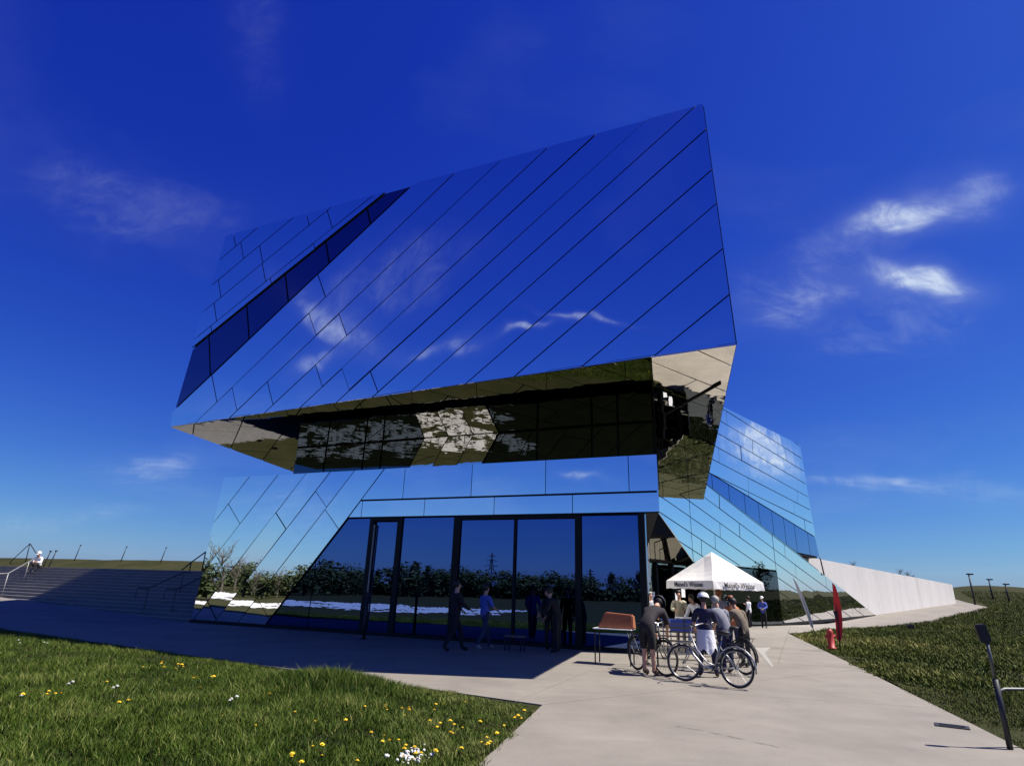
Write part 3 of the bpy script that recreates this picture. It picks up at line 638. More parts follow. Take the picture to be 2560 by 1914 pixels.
hts = np.clip(.06 + .10 * cl1 + .06 * cl2 + RNG.gamma(2, .014, len(x)), .02, .35) * np.clip(.8 + dist / 60, 1, 1.6)
sdist = x - (.1 + (y + 10) * .3389); hts *= np.clip(.45 + sdist * .4, .45, 1)
dry = np.exp(-(((x - 15.5) ** 2) / 12 + ((y - 27) ** 2) / 18)); tint = np.clip(.32 + .35 * cl1 + .25 * cl2 + .5 * dry + RNG.normal(0, .17, len(x)), 0, 1)
z = np.array([gz(a, b)[0] for a, b in zip(x, y)]) - .04
V_ = np.stack([x, y, z], 1); far = dist > 16
o = blade_mesh('grass', V_[~far], hts[~far], 'grass_r', .9, .006, tint[~far]); tag(o, 'rough green and straw coloured grass right of the footpath', 'grass', kind='stuff')
o = blade_mesh('grass', V_[far], hts[far] * 1.1, 'grass_r', .9, .018, tint[far]); tag(o, 'rough grass on the far slope below the concrete wall', 'grass', kind='stuff')

# flowers
def flower_mesh(name, r, petals, head, h):
    bm = bmesh.new(); tube(bm, [(0, 0, -.05), (.01, 0, h * .6), (.015, .01, h)], .003, 4); nb0 = len(bm.faces)
    for ring in range(2):
        for k in range(petals):
            a = 2 * math.pi * (k + .5 * ring) / petals; rr_ = r * (1 - .4 * ring); p = Vector((.015, .01, h + .004 + ring * .008)); t = Vector((math.cos(a), math.sin(a), .25 + ring * .4))
            s_ = Vector((-math.sin(a), math.cos(a), 0)) * rr_ * .3; f = bm.faces.new([bm.verts.new(p), bm.verts.new(p + t * rr_ * .7 + s_), bm.verts.new(p + t * rr_), bm.verts.new(p + t * rr_ * .7 - s_)]); f.material_index = 1
    me = bpy.data.meshes.new(name); bm.to_mesh(me); bm.free(); me.materials.append(MM['stem']); me.materials.append(MM[head]); return me
dm = [flower_mesh('dandelion', .034, 12, 'dandelion', h) for h in (.09, .12, .15)]; ds = flower_mesh('daisy', .024, 9, 'daisy', .14)
fl = [(440, 1660), (446, 1655), (452, 1663), (458, 1650), (462, 1660), (405, 1657), (412, 1662), (408, 1650), (360, 1660), (530, 1678), (538, 1688), (492, 1690), (484, 1684), (503, 1705), (672, 1733), (738, 1762), (300, 1746), (326, 1747), (120, 1720), (128, 1716), (140, 1722), (156, 1722), (60, 1728), (272, 1700),
      (733, 1867), (727, 1871), (803, 1857), (808, 1862), (755, 1892), (785, 1850), (282, 1908), (914, 1752), (960, 1757), (966, 1750), (972, 1760), (1004, 1768), (1020, 1762), (1016, 1772), (1024, 1766), (1072, 1787), (1084, 1763), (1090, 1757), (1095, 1800), (1102, 1793), (1126, 1800), (1134, 1812), (1130, 1818), (1139, 1806), (1157, 1800), (1193, 1795), (1164, 1745), (1110, 1742),
      (958, 1836), (962, 1822), (980, 1834), (998, 1834), (1018, 1850), (1013, 1857), (1040, 1858), (1044, 1866), (1036, 1870), (1048, 1872), (1052, 1863), (1092, 1862), (1088, 1868), (1005, 1880), (1155, 1852), (1208, 1836), (1216, 1832), (1222, 1840), (1212, 1846), (1246, 1826), (1298, 1776), (1306, 1780), (1310, 1774), (1290, 1778), (1265, 1798), (930, 1824), (894, 1880), (1230, 1838), (640, 1800), (560, 1770), (866, 1786), (790, 1789)]
for i, (px, py) in enumerate(fl):
    p = march(px, py, .11)
    if p is None: continue
    o = bpy.data.objects.new('dandelion', dm[i % 3]); COL.objects.link(o); o.location = p - Vector((0, 0, .02)); o.rotation_euler = (random.uniform(-.2, .2), random.uniform(-.2, .2), random.uniform(0, 6)); s_ = random.uniform(.45, .85) * (1.25 if py < 1700 else 1); o.scale = (s_, s_, s_)
    zone = 'at the far left of the meadow, nearest the frame edge' if px < 350 else ('by the shaded apron edge in the left half' if py < 1715 else ('in the dense cluster beside the white rubble' if px > 925 and py > 1815 else ('in the thin grass close to the footpath corner' if px > 900 else 'in the open middle of the meadow')))
    tag(o, 'yellow dandelion ' + zone, 'flower', 'dandelions in the meadow grass')
for (px, py) in [(45, 1603), (52, 1605), (108, 1605), (118, 1606), (284, 1716), (292, 1720), (572, 1744), (580, 1746), (590, 1745), (58, 1733), (176, 1707), (184, 1709)]:
    p = march(px, py, .14); o = bpy.data.objects.new('daisy', ds); COL.objects.link(o); o.location = p - Vector((0, 0, .02)); s_ = random.uniform(.8, 1.3); o.scale = (s_, s_, s_); o.rotation_euler = (0, 0, random.uniform(0, 6))
    tag(o, 'small white daisy in the long grass left of the path', 'flower', 'white daisies in the meadow grass')
# white rubble by the path edge
bm = bmesh.new()
for i in range(36):
    px, py = random.gauss(1022, 26), random.gauss(1900, 11); p = march(px, py); rad = random.uniform(.008, .022)
    mtx = Matrix.Translation(p + Vector((0, 0, .03 + rad))) @ Matrix.Rotation(random.uniform(0, 3), 4, Vector((random.random(), random.random(), 1)).normalized()) @ Matrix.Diagonal((rad * 1.4, rad, rad * .7, 1))
    bmesh.ops.create_icosphere(bm, subdivisions=1, radius=1, matrix=mtx)
tag(bm_obj('white_rubble', bm, 'stones'), 'little heap of white rubble in the grass', 'rubble', kind='stuff')

# trees on the meadow side, mirrored in the facade
def crown_mesh(name, kind, seed):
    rg_ = np.random.default_rng(seed); V = []; Fc = []
    ncl = 46 if kind != 'bare' else 40
    for c in range(ncl):
        if kind == 'conifer':
            h = rg_.random(); rad = (1 - h) * .26 + .02; a = rg_.random() * 6.28; cpt = np.array([math.cos(a) * rad * rg_.random() ** .5, math.sin(a) * rad * rg_.random() ** .5, .1 + .9 * h]); cr_s = .075
        else:
            v = rg_.normal(size=3); v /= np.linalg.norm(v); v *= rg_.random() ** .4; cpt = np.array([v[0] * .36, v[1] * .36, .52 + v[2] * .46]) + rg_.normal(0, .03, 3); cr_s = .10
        for q in range(26):
            p = cpt + rg_.normal(0, cr_s * .6, 3); s_ = .022 + .02 * rg_.random(); t1 = rg_.normal(size=3); t1 /= np.linalg.norm(t1); t2 = np.cross(t1, rg_.normal(size=3)); t2 /= np.linalg.norm(t2)
            b = len(V); V += [p - t1 * s_, p + t2 * s_ * .7, p + t1 * s_, p - t2 * s_ * .7]; Fc.append((b, b + 1, b + 2, b + 3))
    me = bpy.data.meshes.new(name); me.from_pydata([tuple(v) for v in V], [], Fc); me.materials.append(MM['conifer' if kind == 'conifer' else 'leaf']); return me
def branch_mesh(name, seed, bare=False):
    rg_ = random.Random(seed); bm = bmesh.new(); tube(bm, [(0, 0, -.03), (.01, 0, .25), (.0, .02, .5), (.02, 0, .8)], [.03, .022, .014, .004], 6)
    for k in range(26 if bare else 9):
        z0 = rg_.uniform(.2, .7); a = rg_.uniform(0, 6.28); L = rg_.uniform(.2, .42); p = Vector((0, 0, z0)); d = Vector((math.cos(a), math.sin(a), rg_.uniform(.4, 1.3))).normalized(); q = p + d * L * .5; e = q + (d + Vector((rg_.uniform(-.4, .4), rg_.uniform(-.4, .4), .3))).normalized() * L * .5
        tube(bm, [p, q, e], [.010, .006, .002], 4)
        if bare:
            for _ in range(5):
                s0 = p.lerp(e, rg_.uniform(.3, 1)); tube(bm, [s0, s0 + Vector((rg_.uniform(-1, 1), rg_.uniform(-1, 1), rg_.uniform(0, 1))).normalized() * rg_.uniform(.06, .15)], [.003, .0015], 3)
    me = bpy.data.meshes.new(name); bm.to_mesh(me); bm.free(); me.materials.append(MM['twig' if bare else 'bark']); return me
crowns = {'leafy': [crown_mesh('crown', 'leafy', s) for s in (1, 2, 3)], 'conifer': [crown_mesh('crown', 'conifer', s) for s in (4, 5)]}
trunks = [branch_mesh('trunk', s) for s in (1, 2)]; bares = [branch_mesh('branches', s, True) for s in (5, 6, 7)]
def tree(p, h, kind, wd, label, group=None):
    nm = {'leafy': 'leafy_tree', 'conifer': 'conifer_tree', 'bare': 'bare_tree'}[kind]
    r_ = empty(nm, p, random.uniform(0, 6), label, 'tree', group); r_.scale = (wd, wd, h)
    if kind == 'bare': o = bpy.data.objects.new('branches', random.choice(bares)); COL.objects.link(o); o.parent = r_
    else:
        for nm2, me in (('trunk', random.choice(trunks)), ('crown', random.choice(crowns[kind]))):
            o = bpy.data.objects.new(nm2, me); COL.objects.link(o); o.parent = r_
def mirr(p): return p - DV * (2 * (p - BL).dot(DV))
def mplace(px, D):
    d = ray(px, 1470); d.z = 0; d.normalize(); q = mirr(Vector((0, 0, 0)) + d * D); return Vector((q.x, q.y, 0))
rt = random.Random(3)
for px, D, h, kind in ((545, 75, 6.2, 'bare'), (580, 82, 4.6, 'bare'), (640, 92, 4.2, 'bare'), (690, 95, 4.6, 'bare'), (520, 85, 4.0, 'leafy'), (600, 95, 3.4, 'leafy'), (660, 100, 3.8, 'leafy'), (720, 98, 3.6, 'leafy'), (760, 94, 4.8, 'leafy'), (800, 100, 6.0, 'leafy'), (850, 105, 5.6, 'leafy'), (880, 110, 4.2, 'leafy'),
                       (900, 118, 5, 'leafy'), (940, 120, 5, 'conifer'), (985, 120, 6.5, 'conifer'), (1010, 118, 7.5, 'leafy'), (1035, 120, 8.0, 'conifer'), (1065, 125, 7.2, 'conifer'), (1090, 125, 6, 'leafy'), (1115, 128, 6.2, 'leafy'), (1150, 130, 7.5, 'leafy'), (1180, 130, 6.5, 'leafy'), (1215, 132, 5.5, 'conifer'), (1245, 132, 6.4, 'leafy'),
                       (1290, 135, 6.4, 'leafy'), (1320, 135, 5.5, 'leafy'), (1365, 138, 7, 'leafy'), (1400, 138, 6.0, 'leafy'), (1440, 140, 6.6, 'leafy'), (1480, 140, 6, 'leafy'), (1530, 140, 7.5, 'conifer'), (1570, 142, 6.2, 'leafy'), (1600, 142, 8.5, 'conifer'), (460, 90, 5, 'leafy'), (400, 95, 6, 'leafy')):
    wd = h * rt.uniform(1.1, 1.5) if kind == 'leafy' else (h * 1.0 if kind == 'bare' else h * .9)
    if px > 740: h = 4.0 + (h - 4.0) * .55
    wd = h * rt.uniform(1.5, 2.3) if kind == 'leafy' else wd * .9
    tree(mplace(px, D), h, kind, wd, {'leafy': 'low leafy tree in the far hedge line mirrored by the glass front', 'conifer': 'dark narrow conifer in the far hedge line mirrored by the glass front', 'bare': 'thin leafless tree across the meadow mirrored in the left cladding'}[kind], 'trees across the meadow')
vv = []; ff = []; hb = random.Random(9)
for i in range(15000):
    px_ = hb.uniform(380, 1640); D_ = 112 + 30 * sstep(500, 1500, px_) + hb.uniform(-4, 6); p_ = mplace(px_, D_); hgt_ = 2.3 + 1.5 * mnoise.noise(Vector((px_ * .013, 0, 2))) + .9 * mnoise.noise(Vector((px_ * .05, 3, 2)))
    z_ = hb.random() ** .8 * max(1.4, hgt_); k0 = len(vv); c_ = Vector((p_.x, p_.y, z_)); t1 = Vector((hb.gauss(0, 1), hb.gauss(0, 1), hb.gauss(0, 1))).normalized() * hb.uniform(.25, .5); t2 = t1.cross(Vector((hb.gauss(0, 1), hb.gauss(0, 1), hb.gauss(0, 1)))).normalized() * hb.uniform(.2, .4)
    vv += [c_ - t1, c_ + t2, c_ + t1, c_ - t2]; ff.append((k0, k0 + 1, k0 + 2, k0 + 3))
tag(mesh_obj('hedgerow', vv, ff, 'leaf'), 'long leafy hedgerow closing the far side of the meadow', 'hedge', kind='stuff')
# a belt of trees further round, which the rear wing mirrors
for k in range(16):
    dvec = Vector((math.cos(R(14 - k * 3.0)), math.sin(R(14 - k * 3.0)), 0)); p = Vector((23, 45, 0)) + dvec * rt.uniform(60, 82); h = rt.uniform(3.0, 5.2)
    tree(Vector((p.x, p.y, gh(p.x, p.y) - .1)), h, 'bare' if k % 3 else 'leafy', h * 1.1, 'loose young tree on the slope east of the rear wing' if k % 3 == 0 else 'bare young tree on the slope east of the rear wing', 'trees on the east slope')
# shrubs showing above the concrete wall
for f, h, k in ((.48, .8, 0), (.78, 1.0, 1), (.84, .9, 2), (.87, .7, 0), (.95, .6, 1)):
    p = wall_pt(f) + nw * 2.2; lab = {(.48): 'small bare shrub over the near end of the concrete wall', (.78): 'tallest bare shrub poking above the concrete wall', (.84): 'bare shrub right of the tallest one above the concrete wall', (.87): 'low twiggy shrub third from the end of the concrete wall top', (.95): 'last tiny shrub over the far end of the concrete wall'}[f]
    r_ = empty('bare_shrub', (p.x, p.y, ztop(f) - .35), 0, lab, 'shrub', 'shrubs behind the wall'); r_.scale = (h * 1.8, h * 1.8, h * 1.6); o = bpy.data.objects.new('branches', bares[k]); COL.objects.link(o); o.parent = r_
# earth bank that the wall holds back
bp = [wall_pt(0) + nw * .4, wall_pt(1) + nw * .4]; far_ = [bp[1] + nw * 9, bp[0] + nw * 40]
tag(mesh_obj('earth_bank', [Vector((p.x, p.y, z_)) for p, z_ in zip(bp + far_, (4.5, 3.1, 2.6, 4.2))], [(0, 1, 2, 3)], 'bank'), kind='structure')

# pylons
def pylon(p, h, label):
    r_ = empty('electricity_pylon', p, random.uniform(0, 3), label, 'pylon'); bm = bmesh.new()
    lv = [0, .2, .4, .55, .7, .85, 1.0]; ws_ = [.11, .085, .06, .045, .03, .02, .004]
    cs = [[Vector((sx_ * w_ * h, sy_ * w_ * h, z_ * h)) for sx_, sy_ in ((1, 1), (-1, 1), (-1, -1), (1, -1))] for z_, w_ in zip(lv, ws_)]
    for a, b in zip(cs, cs[1:]):
        for k in range(4): tube(bm, [a[k], b[k]], .09, 4); tube(bm, [a[k], b[(k + 1) % 4]], .06, 3); tube(bm, [a[(k + 1) % 4], b[k]], .06, 3)
    bm_obj('mast', bm, 'dark_steel', r_)
    for z_, wd in ((.68, .22), (.8, .18), (.91, .13)): tube_obj('crossarm', [(-wd * h, 0, z_ * h), (0, 0, (z_ + .03) * h), (wd * h, 0, z_ * h)], .1, 'dark_steel', r_)
pylon(mplace(1226, 200), 13.0, 'lattice power pylon mirrored in the middle glass door')
pylon(mplace(1478, 230), 10.0, 'smaller lattice power pylon mirrored in the right hand pane')
hp = mplace(1320, 180); hr = empty('house', hp, .6, 'pale distant house with red roof mirrored in the glass', 'house'); box_obj('wall', -5, 5, -4, 4, 0, 3.2, 'house_wall', hr)
prism('roof', [Vector((-5.4, -4.4, 3.2)), Vector((5.4, -4.4, 3.2)), Vector((5.4, 4.4, 3.2)), Vector((-5.4, 4.4, 3.2))], [Vector((-5.4, -.05, 5.6)), Vector((5.4, -.05, 5.6)), Vector((5.4, .05, 5.6)), Vector((-5.4, .05, 5.6))], 'house_roof', hr)
for wx in (-3, 0, 3): box_obj('window', wx - .5, wx + .5, -4.05, -3.98, 1, 2.2, 'frame', hr)

# ------------------------------------------------------------ left bank furniture
def hgt(px, py, v): # point on the vertical plane parallel to the front at depth v
    d = ray(px, py); q = BL + DV * v; t = (q - CAMP).dot(DV) / d.dot(DV); return CAMP + d * t
def rail(label, u, v0, v1, m, hh=.9):
    z0, z1 = .145 * (int(v0 / .35) + 1), .145 * (int(v1 / .35) + 1)
    o = uv2w(u, v0, z0); r_ = empty('handrail', o, 0, label, 'handrail', 'handrails on the steps'); L = lambda a: a - o
    tube_obj('rail', [L(uv2w(u, v0 - .55, z0 + hh * .55)), L(uv2w(u, v0 - .5, z0 + hh)), L(uv2w(u, v0, z0 + hh)), L(uv2w(u, v1, z1 + hh)), L(uv2w(u, v1 + .4, z1 + hh))], .027, m, r_)
    tube_obj('post', [L(uv2w(u, v0, z0)), L(uv2w(u, v0, z0 + hh))], .024, m, r_); tube_obj('post', [L(uv2w(u, v1, z1)), L(uv2w(u, v1, z1 + hh))], .024, m, r_)
o = uv2w(-13.6, .3, .55); r_ = empty('handrail', o, 0, 'pale steel handrail on the sunlit left end of the steps', 'handrail', 'handrails on the steps'); q0, q1, q2 = uv2w(-13.7, .1, 1.58) - o, uv2w(-14.0, .7, 1.62) - o, uv2w(-17.8, 3.9, 2.5) - o
tube_obj('rail', [q0 + Vector((-.3, -.1, -.35)), q0, q1, q2], .02, 'galv', r_)
tube_obj('post', [q1, Vector((q1.x, q1.y, -.1))], .018, 'galv', r_); q3 = q1.lerp(q2, .75); tube_obj('post', [q3, Vector((q3.x, q3.y, q3.z - .95))], .018, 'galv', r_)
rail('dull steel handrail in the shade, left of the two by the building', -3.6, .6, 2.2, 'step')
rail('dull steel handrail in the shade, right of the two by the building', -1.9, .6, 2.2, 'step')
# slanting handrail that meets the corner of the building on the top landing
o_ = uv2w(-1.6, 5.2, 2.03); hr_ = empty('landing_rail', o_, 0, 'dark handrail climbing towards the corner of the mirrored wall', 'handrail')
a_, b_, c_ = hgt(455, 1424, 5.2) - o_, hgt(478, 1405, 5.2) - o_, hgt(514, 1379, 5.2) - o_
tube_obj('rail', [a_, b_, c_], .035, 'dark_steel', hr_); tube_obj('post', [b_, Vector((b_.x, b_.y, -.02))], .03, 'dark_steel', hr_); tube_obj('post', [hgt(514, 1379, 5.2) - o_, Vector((c_.x, c_.y, -.02))], .03, 'dark_steel', hr_)
for (px, pt, v, lab) in ((127, 1377, 8, 'left one of the two close posts above the steps'), (141, 1376, 8, 'right one of the two close posts above the steps'), (202, 1362, 22, 'tall thin post on the grass bank, left of three'), (317, 1366, 22, 'thin post on the grass bank, middle of three'), (416, 1368, 22, 'thin post on the grass bank, nearest the building')):
    t_ = hgt(px, pt, v); zb_ = 2.0 if v < 10 else 3.1; dx_ = .1
    p_ = Vector((t_.x - .25, t_.y, zb_)); r_ = empty('marker_post', p_, 0, lab, 'post', 'posts on the bank'); tube_obj('pole', [(0, 0, -.1), t_ - p_], [.045, .03], 'dark_steel', r_, 6)
    bm = bmesh.new(); box(bm, -.06, .06, -.06, .06, -.03, .03, Matrix.Translation(t_ - p_)); bm_obj('cap', bm, 'dark_steel', r_)
ap_ = hgt(75, 1358, 20); gbase = Vector((ap_.x, ap_.y, 3.1)); r_ = empty('tripod_frame', gbase, 0, 'dark three legged frame standing on the grass bank far left', 'frame')
for px_ in (22, 60, 101): b_ = hgt(px_, 1396, 20); tube_obj('leg', [ap_ - gbase, b_ - gbase + Vector((0, .3, -.3))], .04, 'dark_steel', r_, 6)

# ------------------------------------------------------------ people
JT = dict(pelvis=(0, 0, .96), waist=(0, .0, 1.10), chest=(0, .0, 1.30), neck=(0, -.01, 1.47), head0=(0, .01, 1.56), head1=(0, .025, 1.66), crown=(0, .01, 1.73),
          shl=(-.17, 0, 1.41), ell=(-.23, -.02, 1.14), wrl=(-.24, .06, .90), shr=(.17, 0, 1.41), elr=(.23, -.02, 1.14), wrr=(.24, .06, .90),
          hil=(-.09, 0, .92), knl=(-.10, .02, .50), anl=(-.10, 0, .09), tol=(-.11, .17, .035), hir=(.09, 0, .92), knr=(.10, .02, .50), anr=(.10, 0, .09), tor=(.11, .17, .035))
RAD = dict(pelvis=(.15, .115), waist=(.135, .10), chest=(.16, .115), neck=(.055, .058), head0=(.065, .075), head1=(.078, .095), crown=(.05, .06),
           shl=(.062, .062), ell=(.042, .042), wrl=(.029, .025), hil=(.09, .09), knl=(.058, .058), anl=(.04, .042), tol=(.04, .028))
for k in ('sh', 'el', 'wr', 'hi', 'kn', 'an', 'to'): RAD[k + 'r'] = RAD[k + 'l']
BONES = [('pelvis', 'waist', 'torso'), ('waist', 'chest', 'torso'), ('chest', 'neck', 'torso'), ('neck', 'head0', 'neck'), ('head0', 'head1', 'head'), ('head1', 'crown', 'head'),
         ('chest', 'shl', 'torso'), ('shl', 'ell', 'uarm'), ('ell', 'wrl', 'farm'), ('chest', 'shr', 'torso'), ('shr', 'elr', 'uarm'), ('elr', 'wrr', 'farm'),
         ('pelvis', 'hil', 'hip'), ('hil', 'knl', 'thigh'), ('knl', 'anl', 'shin'), ('anl', 'tol', 'foot'), ('pelvis', 'hir', 'hip'), ('hir', 'knr', 'thigh'), ('knr', 'anr', 'shin'), ('anr', 'tor', 'foot')]
def person(name_label, loc, yaw, pose, top, bottom, shoes, hair='hair_dark', headgear=None, scale=1.0, long_sleeve=False, shorts=False, extra=None, group=None, lean=0):
    J = {k: Vector(v) for k, v in JT.items()}
    for k, v in pose.items(): J[k] = Vector(v)
    names = list(J); idx = {k: i for i, k in enumerate(names)}
    V = [J[k] for k in names]; E = [(idx[a], idx[b]) for a, b, _ in BONES]; rad = [RAD[k] for k in names]; lab = [c for _, _, c in BONES]
    segs = [(J[a], J[b], c) for a, b, c in BONES]
    for s_, sgn in (('l', -1), ('r', 1)):           # hands: palm, four fingers, thumb
        wv, ev = J['wr' + s_], J['el' + s_]; d = (wv - ev).normalized(); side = d.cross(Vector((0, 1, 0))); side = side.normalized() if side.length > .2 else Vector((1, 0, 0)); nrm = d.cross(side).normalized()
        palm = len(V); V.append(wv + d * .07); rad.append((.036, .02)); E.append((idx['wr' + s_], palm)); segs.append((wv, wv + d * .19, 'hand'))
        for q, ln in zip((-.027, -.009, .009, .027), (.058, .072, .068, .05)):
            a = len(V); V.append(wv + d * .10 + side * q); rad.append((.0105, .0105)); E.append((palm, a)); V.append(wv + d * (.10 + ln * .55) + side * q * 1.15 + nrm * .008); rad.append((.009, .009)); E.append((a, a + 1)); V.append(wv + d * (.10 + ln) + side * q * 1.15 + nrm * .026); rad.append((.0075, .0075)); E.append((a + 1, a + 2))
        a = len(V); V.append(wv + d * .045 - side * .038 + nrm * .01); rad.append((.012, .012)); E.append((palm, a)); V.append(wv + d * .085 - side * .052 + nrm * .024); rad.append((.009, .009)); E.append((a, a + 1))
    hd = (J['head1'] - J['head0']).normalized(); fx = Vector((0, 1, 0)); fx = (fx - hd * fx.dot(hd)).normalized() if abs(hd.y) < .9 else Vector((0, 0, -1))
    a = len(V); V.append(J['head1'] + fx * .105 - hd * .02); rad.append((.014, .016)); E.append((idx['head1'], a))
    me = bpy.data.meshes.new('b'); me.from_pydata(V, E, []); ob = bpy.data.objects.new('b', me); COL.objects.link(ob)
    sk = ob.modifiers.new('s', 'SKIN'); sk.use_smooth_shade = True; sk.branch_smoothing = .4; ob.modifiers.new('d', 'SUBSURF').levels = 1
    for i, r_ in enumerate(rad): me.skin_vertices[0].data[i].radius = r_; me.skin_vertices[0].data[i].use_root = (i == idx['pelvis'])
    dg = bpy.context.evaluated_depsgraph_get(); ev_ = bpy.data.meshes.new_from_object(ob.evaluated_get(dg)); bpy.data.objects.remove(ob)
    root = empty('person', loc, yaw, name_label, 'person', group); root.scale = (scale,) * 3
    ev_.materials.clear(); body = link('body', ev_, 'skin', root, True); body.data.name = 'body'
    S = np.array([[*a, *b] for a, b, _ in segs]); kinds = [c for *_, c in segs]; lowz = {c: 0 for c in kinds}
    def near(p):
        p = np.array(p); A = S[:, :3]; D = S[:, 3:] - A; t = np.clip(((p - A) * D).sum(1) / np.maximum((D * D).sum(1), 1e-9), 0, 1); dd = np.linalg.norm(p - A - D * t[:, None], axis=1)
        w_ = np.array([{'torso': .1, 'head': .05, 'hip': .06}.get(k, .0) for k in kinds]); i = int(np.argmin(dd - w_)); return kinds[i], (t[i] if i == 2 or kinds[i] != 'torso' else min(t[i], .5))
    fk = [near(p.center) for p in ev_.polygons]
    def cloth(nm, test, m, off):
        fs = [p.index for p, q in zip(ev_.polygons, fk) if test(*q)]
        if not fs: return
        used = {}; vv = []; ff = []
        for i in fs:
            ids = []
            for vi in ev_.polygons[i].vertices:
                if vi not in used: used[vi] = len(vv); v = ev_.vertices[vi]; nz = mnoise.noise(v.co * 14) * .008; vv.append(v.co + v.normal * (off + nz))
                ids.append(used[vi])
            ff.append(ids)
        return mesh_obj(nm, vv, ff, m, root, True)
    cloth('trousers' if not shorts else 'shorts', (lambda k, t: k in ('hip', 'thigh', 'shin') or (k == 'torso' and t < 0)) if not shorts else (lambda k, t: k == 'hip' or (k == 'thigh' and t < .97)), bottom, .013 if not shorts else .022)
    cloth('shirt', lambda k, t: (k == 'torso' and t < .8) or (k == 'uarm') or (k == 'farm' and (long_sleeve or t < 0)), top, .022)
    cloth('shoe', lambda k, t: k == 'foot', shoes, .014)
    if hair:
        c = J['head1'].lerp(J['crown'], .35) - fx * .022; bm = bmesh.new(); rot = Vector((0, 0, 1)).rotation_difference(hd).to_matrix().to_4x4()
        bmesh.ops.create_uvsphere(bm, u_segments=14, v_segments=10, radius=1, matrix=Matrix.Translation(c) @ rot @ Matrix.Diagonal((.098, .112, .105, 1)))
        for v in bm.verts: v.co += (v.co - c).normalized() * mnoise.noise(v.co * 30) * .012
        dele = [v for v in bm.verts if (v.co - c).dot(fx) > .045 and (v.co - c).dot(hd) < .045]; bmesh.ops.delete(bm, geom=dele, context='VERTS'); bm_obj('hair', bm, hair, root, True)
    if headgear:
        kind, m = headgear; c = J['head1'].lerp(J['crown'], .5); rot = Vector((0, 0, 1)).rotation_difference(hd).to_matrix().to_4x4(); bm = bmesh.new()
        sc_ = (.138, .165, .135, 1) if kind == 'helmet' else (.108, .122, .105, 1)
        bmesh.ops.create_uvsphere(bm, u_segments=20, v_segments=12, radius=1, matrix=Matrix.Translation(c) @ rot @ Matrix.Diagonal(sc_))
        bmesh.ops.delete(bm, geom=[v for v in bm.verts if (v.co - c).dot(hd) < -.012], context='VERTS')
        o = bm_obj(kind, bm, m, root, True)
        if kind == 'helmet':
            for a in (-.07, -.035, 0, .035, .07):
                pts = []
                for q in range(9):
                    th = R(-62 + 124 * q / 8); x_ = a * (1 - .3 * abs(math.sin(th))); pts.append(c + (rot @ Vector((x_, math.sin(th) * .166, math.sqrt(max(0, 1 - (x_ / .138) ** 2)) * math.cos(th) * .136))))
                tube_obj('vent', pts[1:-1], .008, 'navy', o, 4)
        else: 
            b0 = c + fx * .10 - hd * .005; sd = hd.cross(fx).normalized(); mesh_obj('peak', [b0 + sd * .07, b0 - sd * .07, b0 - sd * .055 + fx * .08 - hd * .012, b0 + fx * .1 - hd * .014, b0 + sd * .055 + fx * .08 - hd * .012], [(0, 1, 2, 3, 4)], m, o)
    if extra: extra(root, J)
    return root
def face_to(loc, target): d = Vector(target) - Vector(loc); return math.atan2(-d.x, d.y)
def at(px, py): p = rg(px, py); return Vector((p.x, p.y, p.z + .003))
# 1 bending over the bike (faces right and away from the camera)
bend = dict(pelvis=(0, -.05, .93), waist=(0, .06, 1.05), chest=(0, .28, 1.18), neck=(0, .43, 1.26), head0=(0, .50, 1.30), head1=(0, .59, 1.34), crown=(0, .66, 1.37),
            shl=(-.18, .36, 1.20), ell=(-.22, .46, .96), wrl=(-.16, .58, .80), shr=(.18, .36, 1.20), elr=(.22, .46, .96), wrr=(.16, .60, .80), hil=(-.09, -.05, .90), hir=(.09, -.05, .90), knl=(-.10, .02, .49), knr=(.10, -.02, .49))
P1 = at(1624, 1688)
person('bare legged person in black shorts bending over a bicycle by the glass corner', P1, R(-38), bend, 'darkbrown', 'blackcloth', 'shoe', 'hair_dark', ('helmet', 'black'), 1.06, False, True)
def apron(root, J):
    vv = []; ff = []; n_ = 22
    for r_ in range(7):
        z_ = 1.0 - r_ * .07
        for k in range(n_):
            a = math.pi * (-.15 + 1.30 * k / (n_ - 1)); rr_ = .185 + .012 * r_ + .018 * math.sin(k * 1.7 + r_ * .4) * (r_ / 6); x_ = math.cos(a) * rr_; y_ = -math.sin(a) * rr_ * .85
            vv.append((x_ * (1 - .02 * r_), y_, z_ - (r_ / 6) * (.10 * (k / n_) + .07 * math.sin(k * .9))))
    for r_ in range(6):
        for k in range(n_ - 1): b = r_ * n_ + k; ff.append((b, b + 1, b + n_ + 1, b + n_))
    mesh_obj('tied_shirt', vv, ff, 'whitecloth', root, True)
astr = dict(knl=(-.14, .03, .5), anl=(-.17, .0, .09), tol=(-.19, .17, .035), knr=(.14, .03, .5), anr=(.18, .02, .09), tor=(.20, .19, .035), ell=(-.25, .10, 1.18), wrl=(-.24, .30, 1.02), elr=(.24, .12, 1.18), wrr=(.2, .33, 1.04))
P2 = at(1772, 1692)
person('person in white helmet and navy shirt with a white top tied round the waist', P2, R(-18), astr, 'navy', 'navy', 'shoe', 'hair_dark', ('helmet', 'white'), .93, extra=apron)
leanp = dict(pelvis=(0, -.02, .95), waist=(-.01, .04, 1.08), chest=(-.02, .13, 1.27), neck=(-.02, .22, 1.42), head0=(-.02, .27, 1.49), head1=(-.02, .32, 1.58), crown=(-.02, .34, 1.65), shl=(-.19, .18, 1.36), ell=(-.25, .26, 1.12), wrl=(-.22, .45, 1.0), shr=(.16, .18, 1.36), elr=(.24, .24, 1.10), wrr=(.24, .40, .94))
P3 = at(1822, 1682)
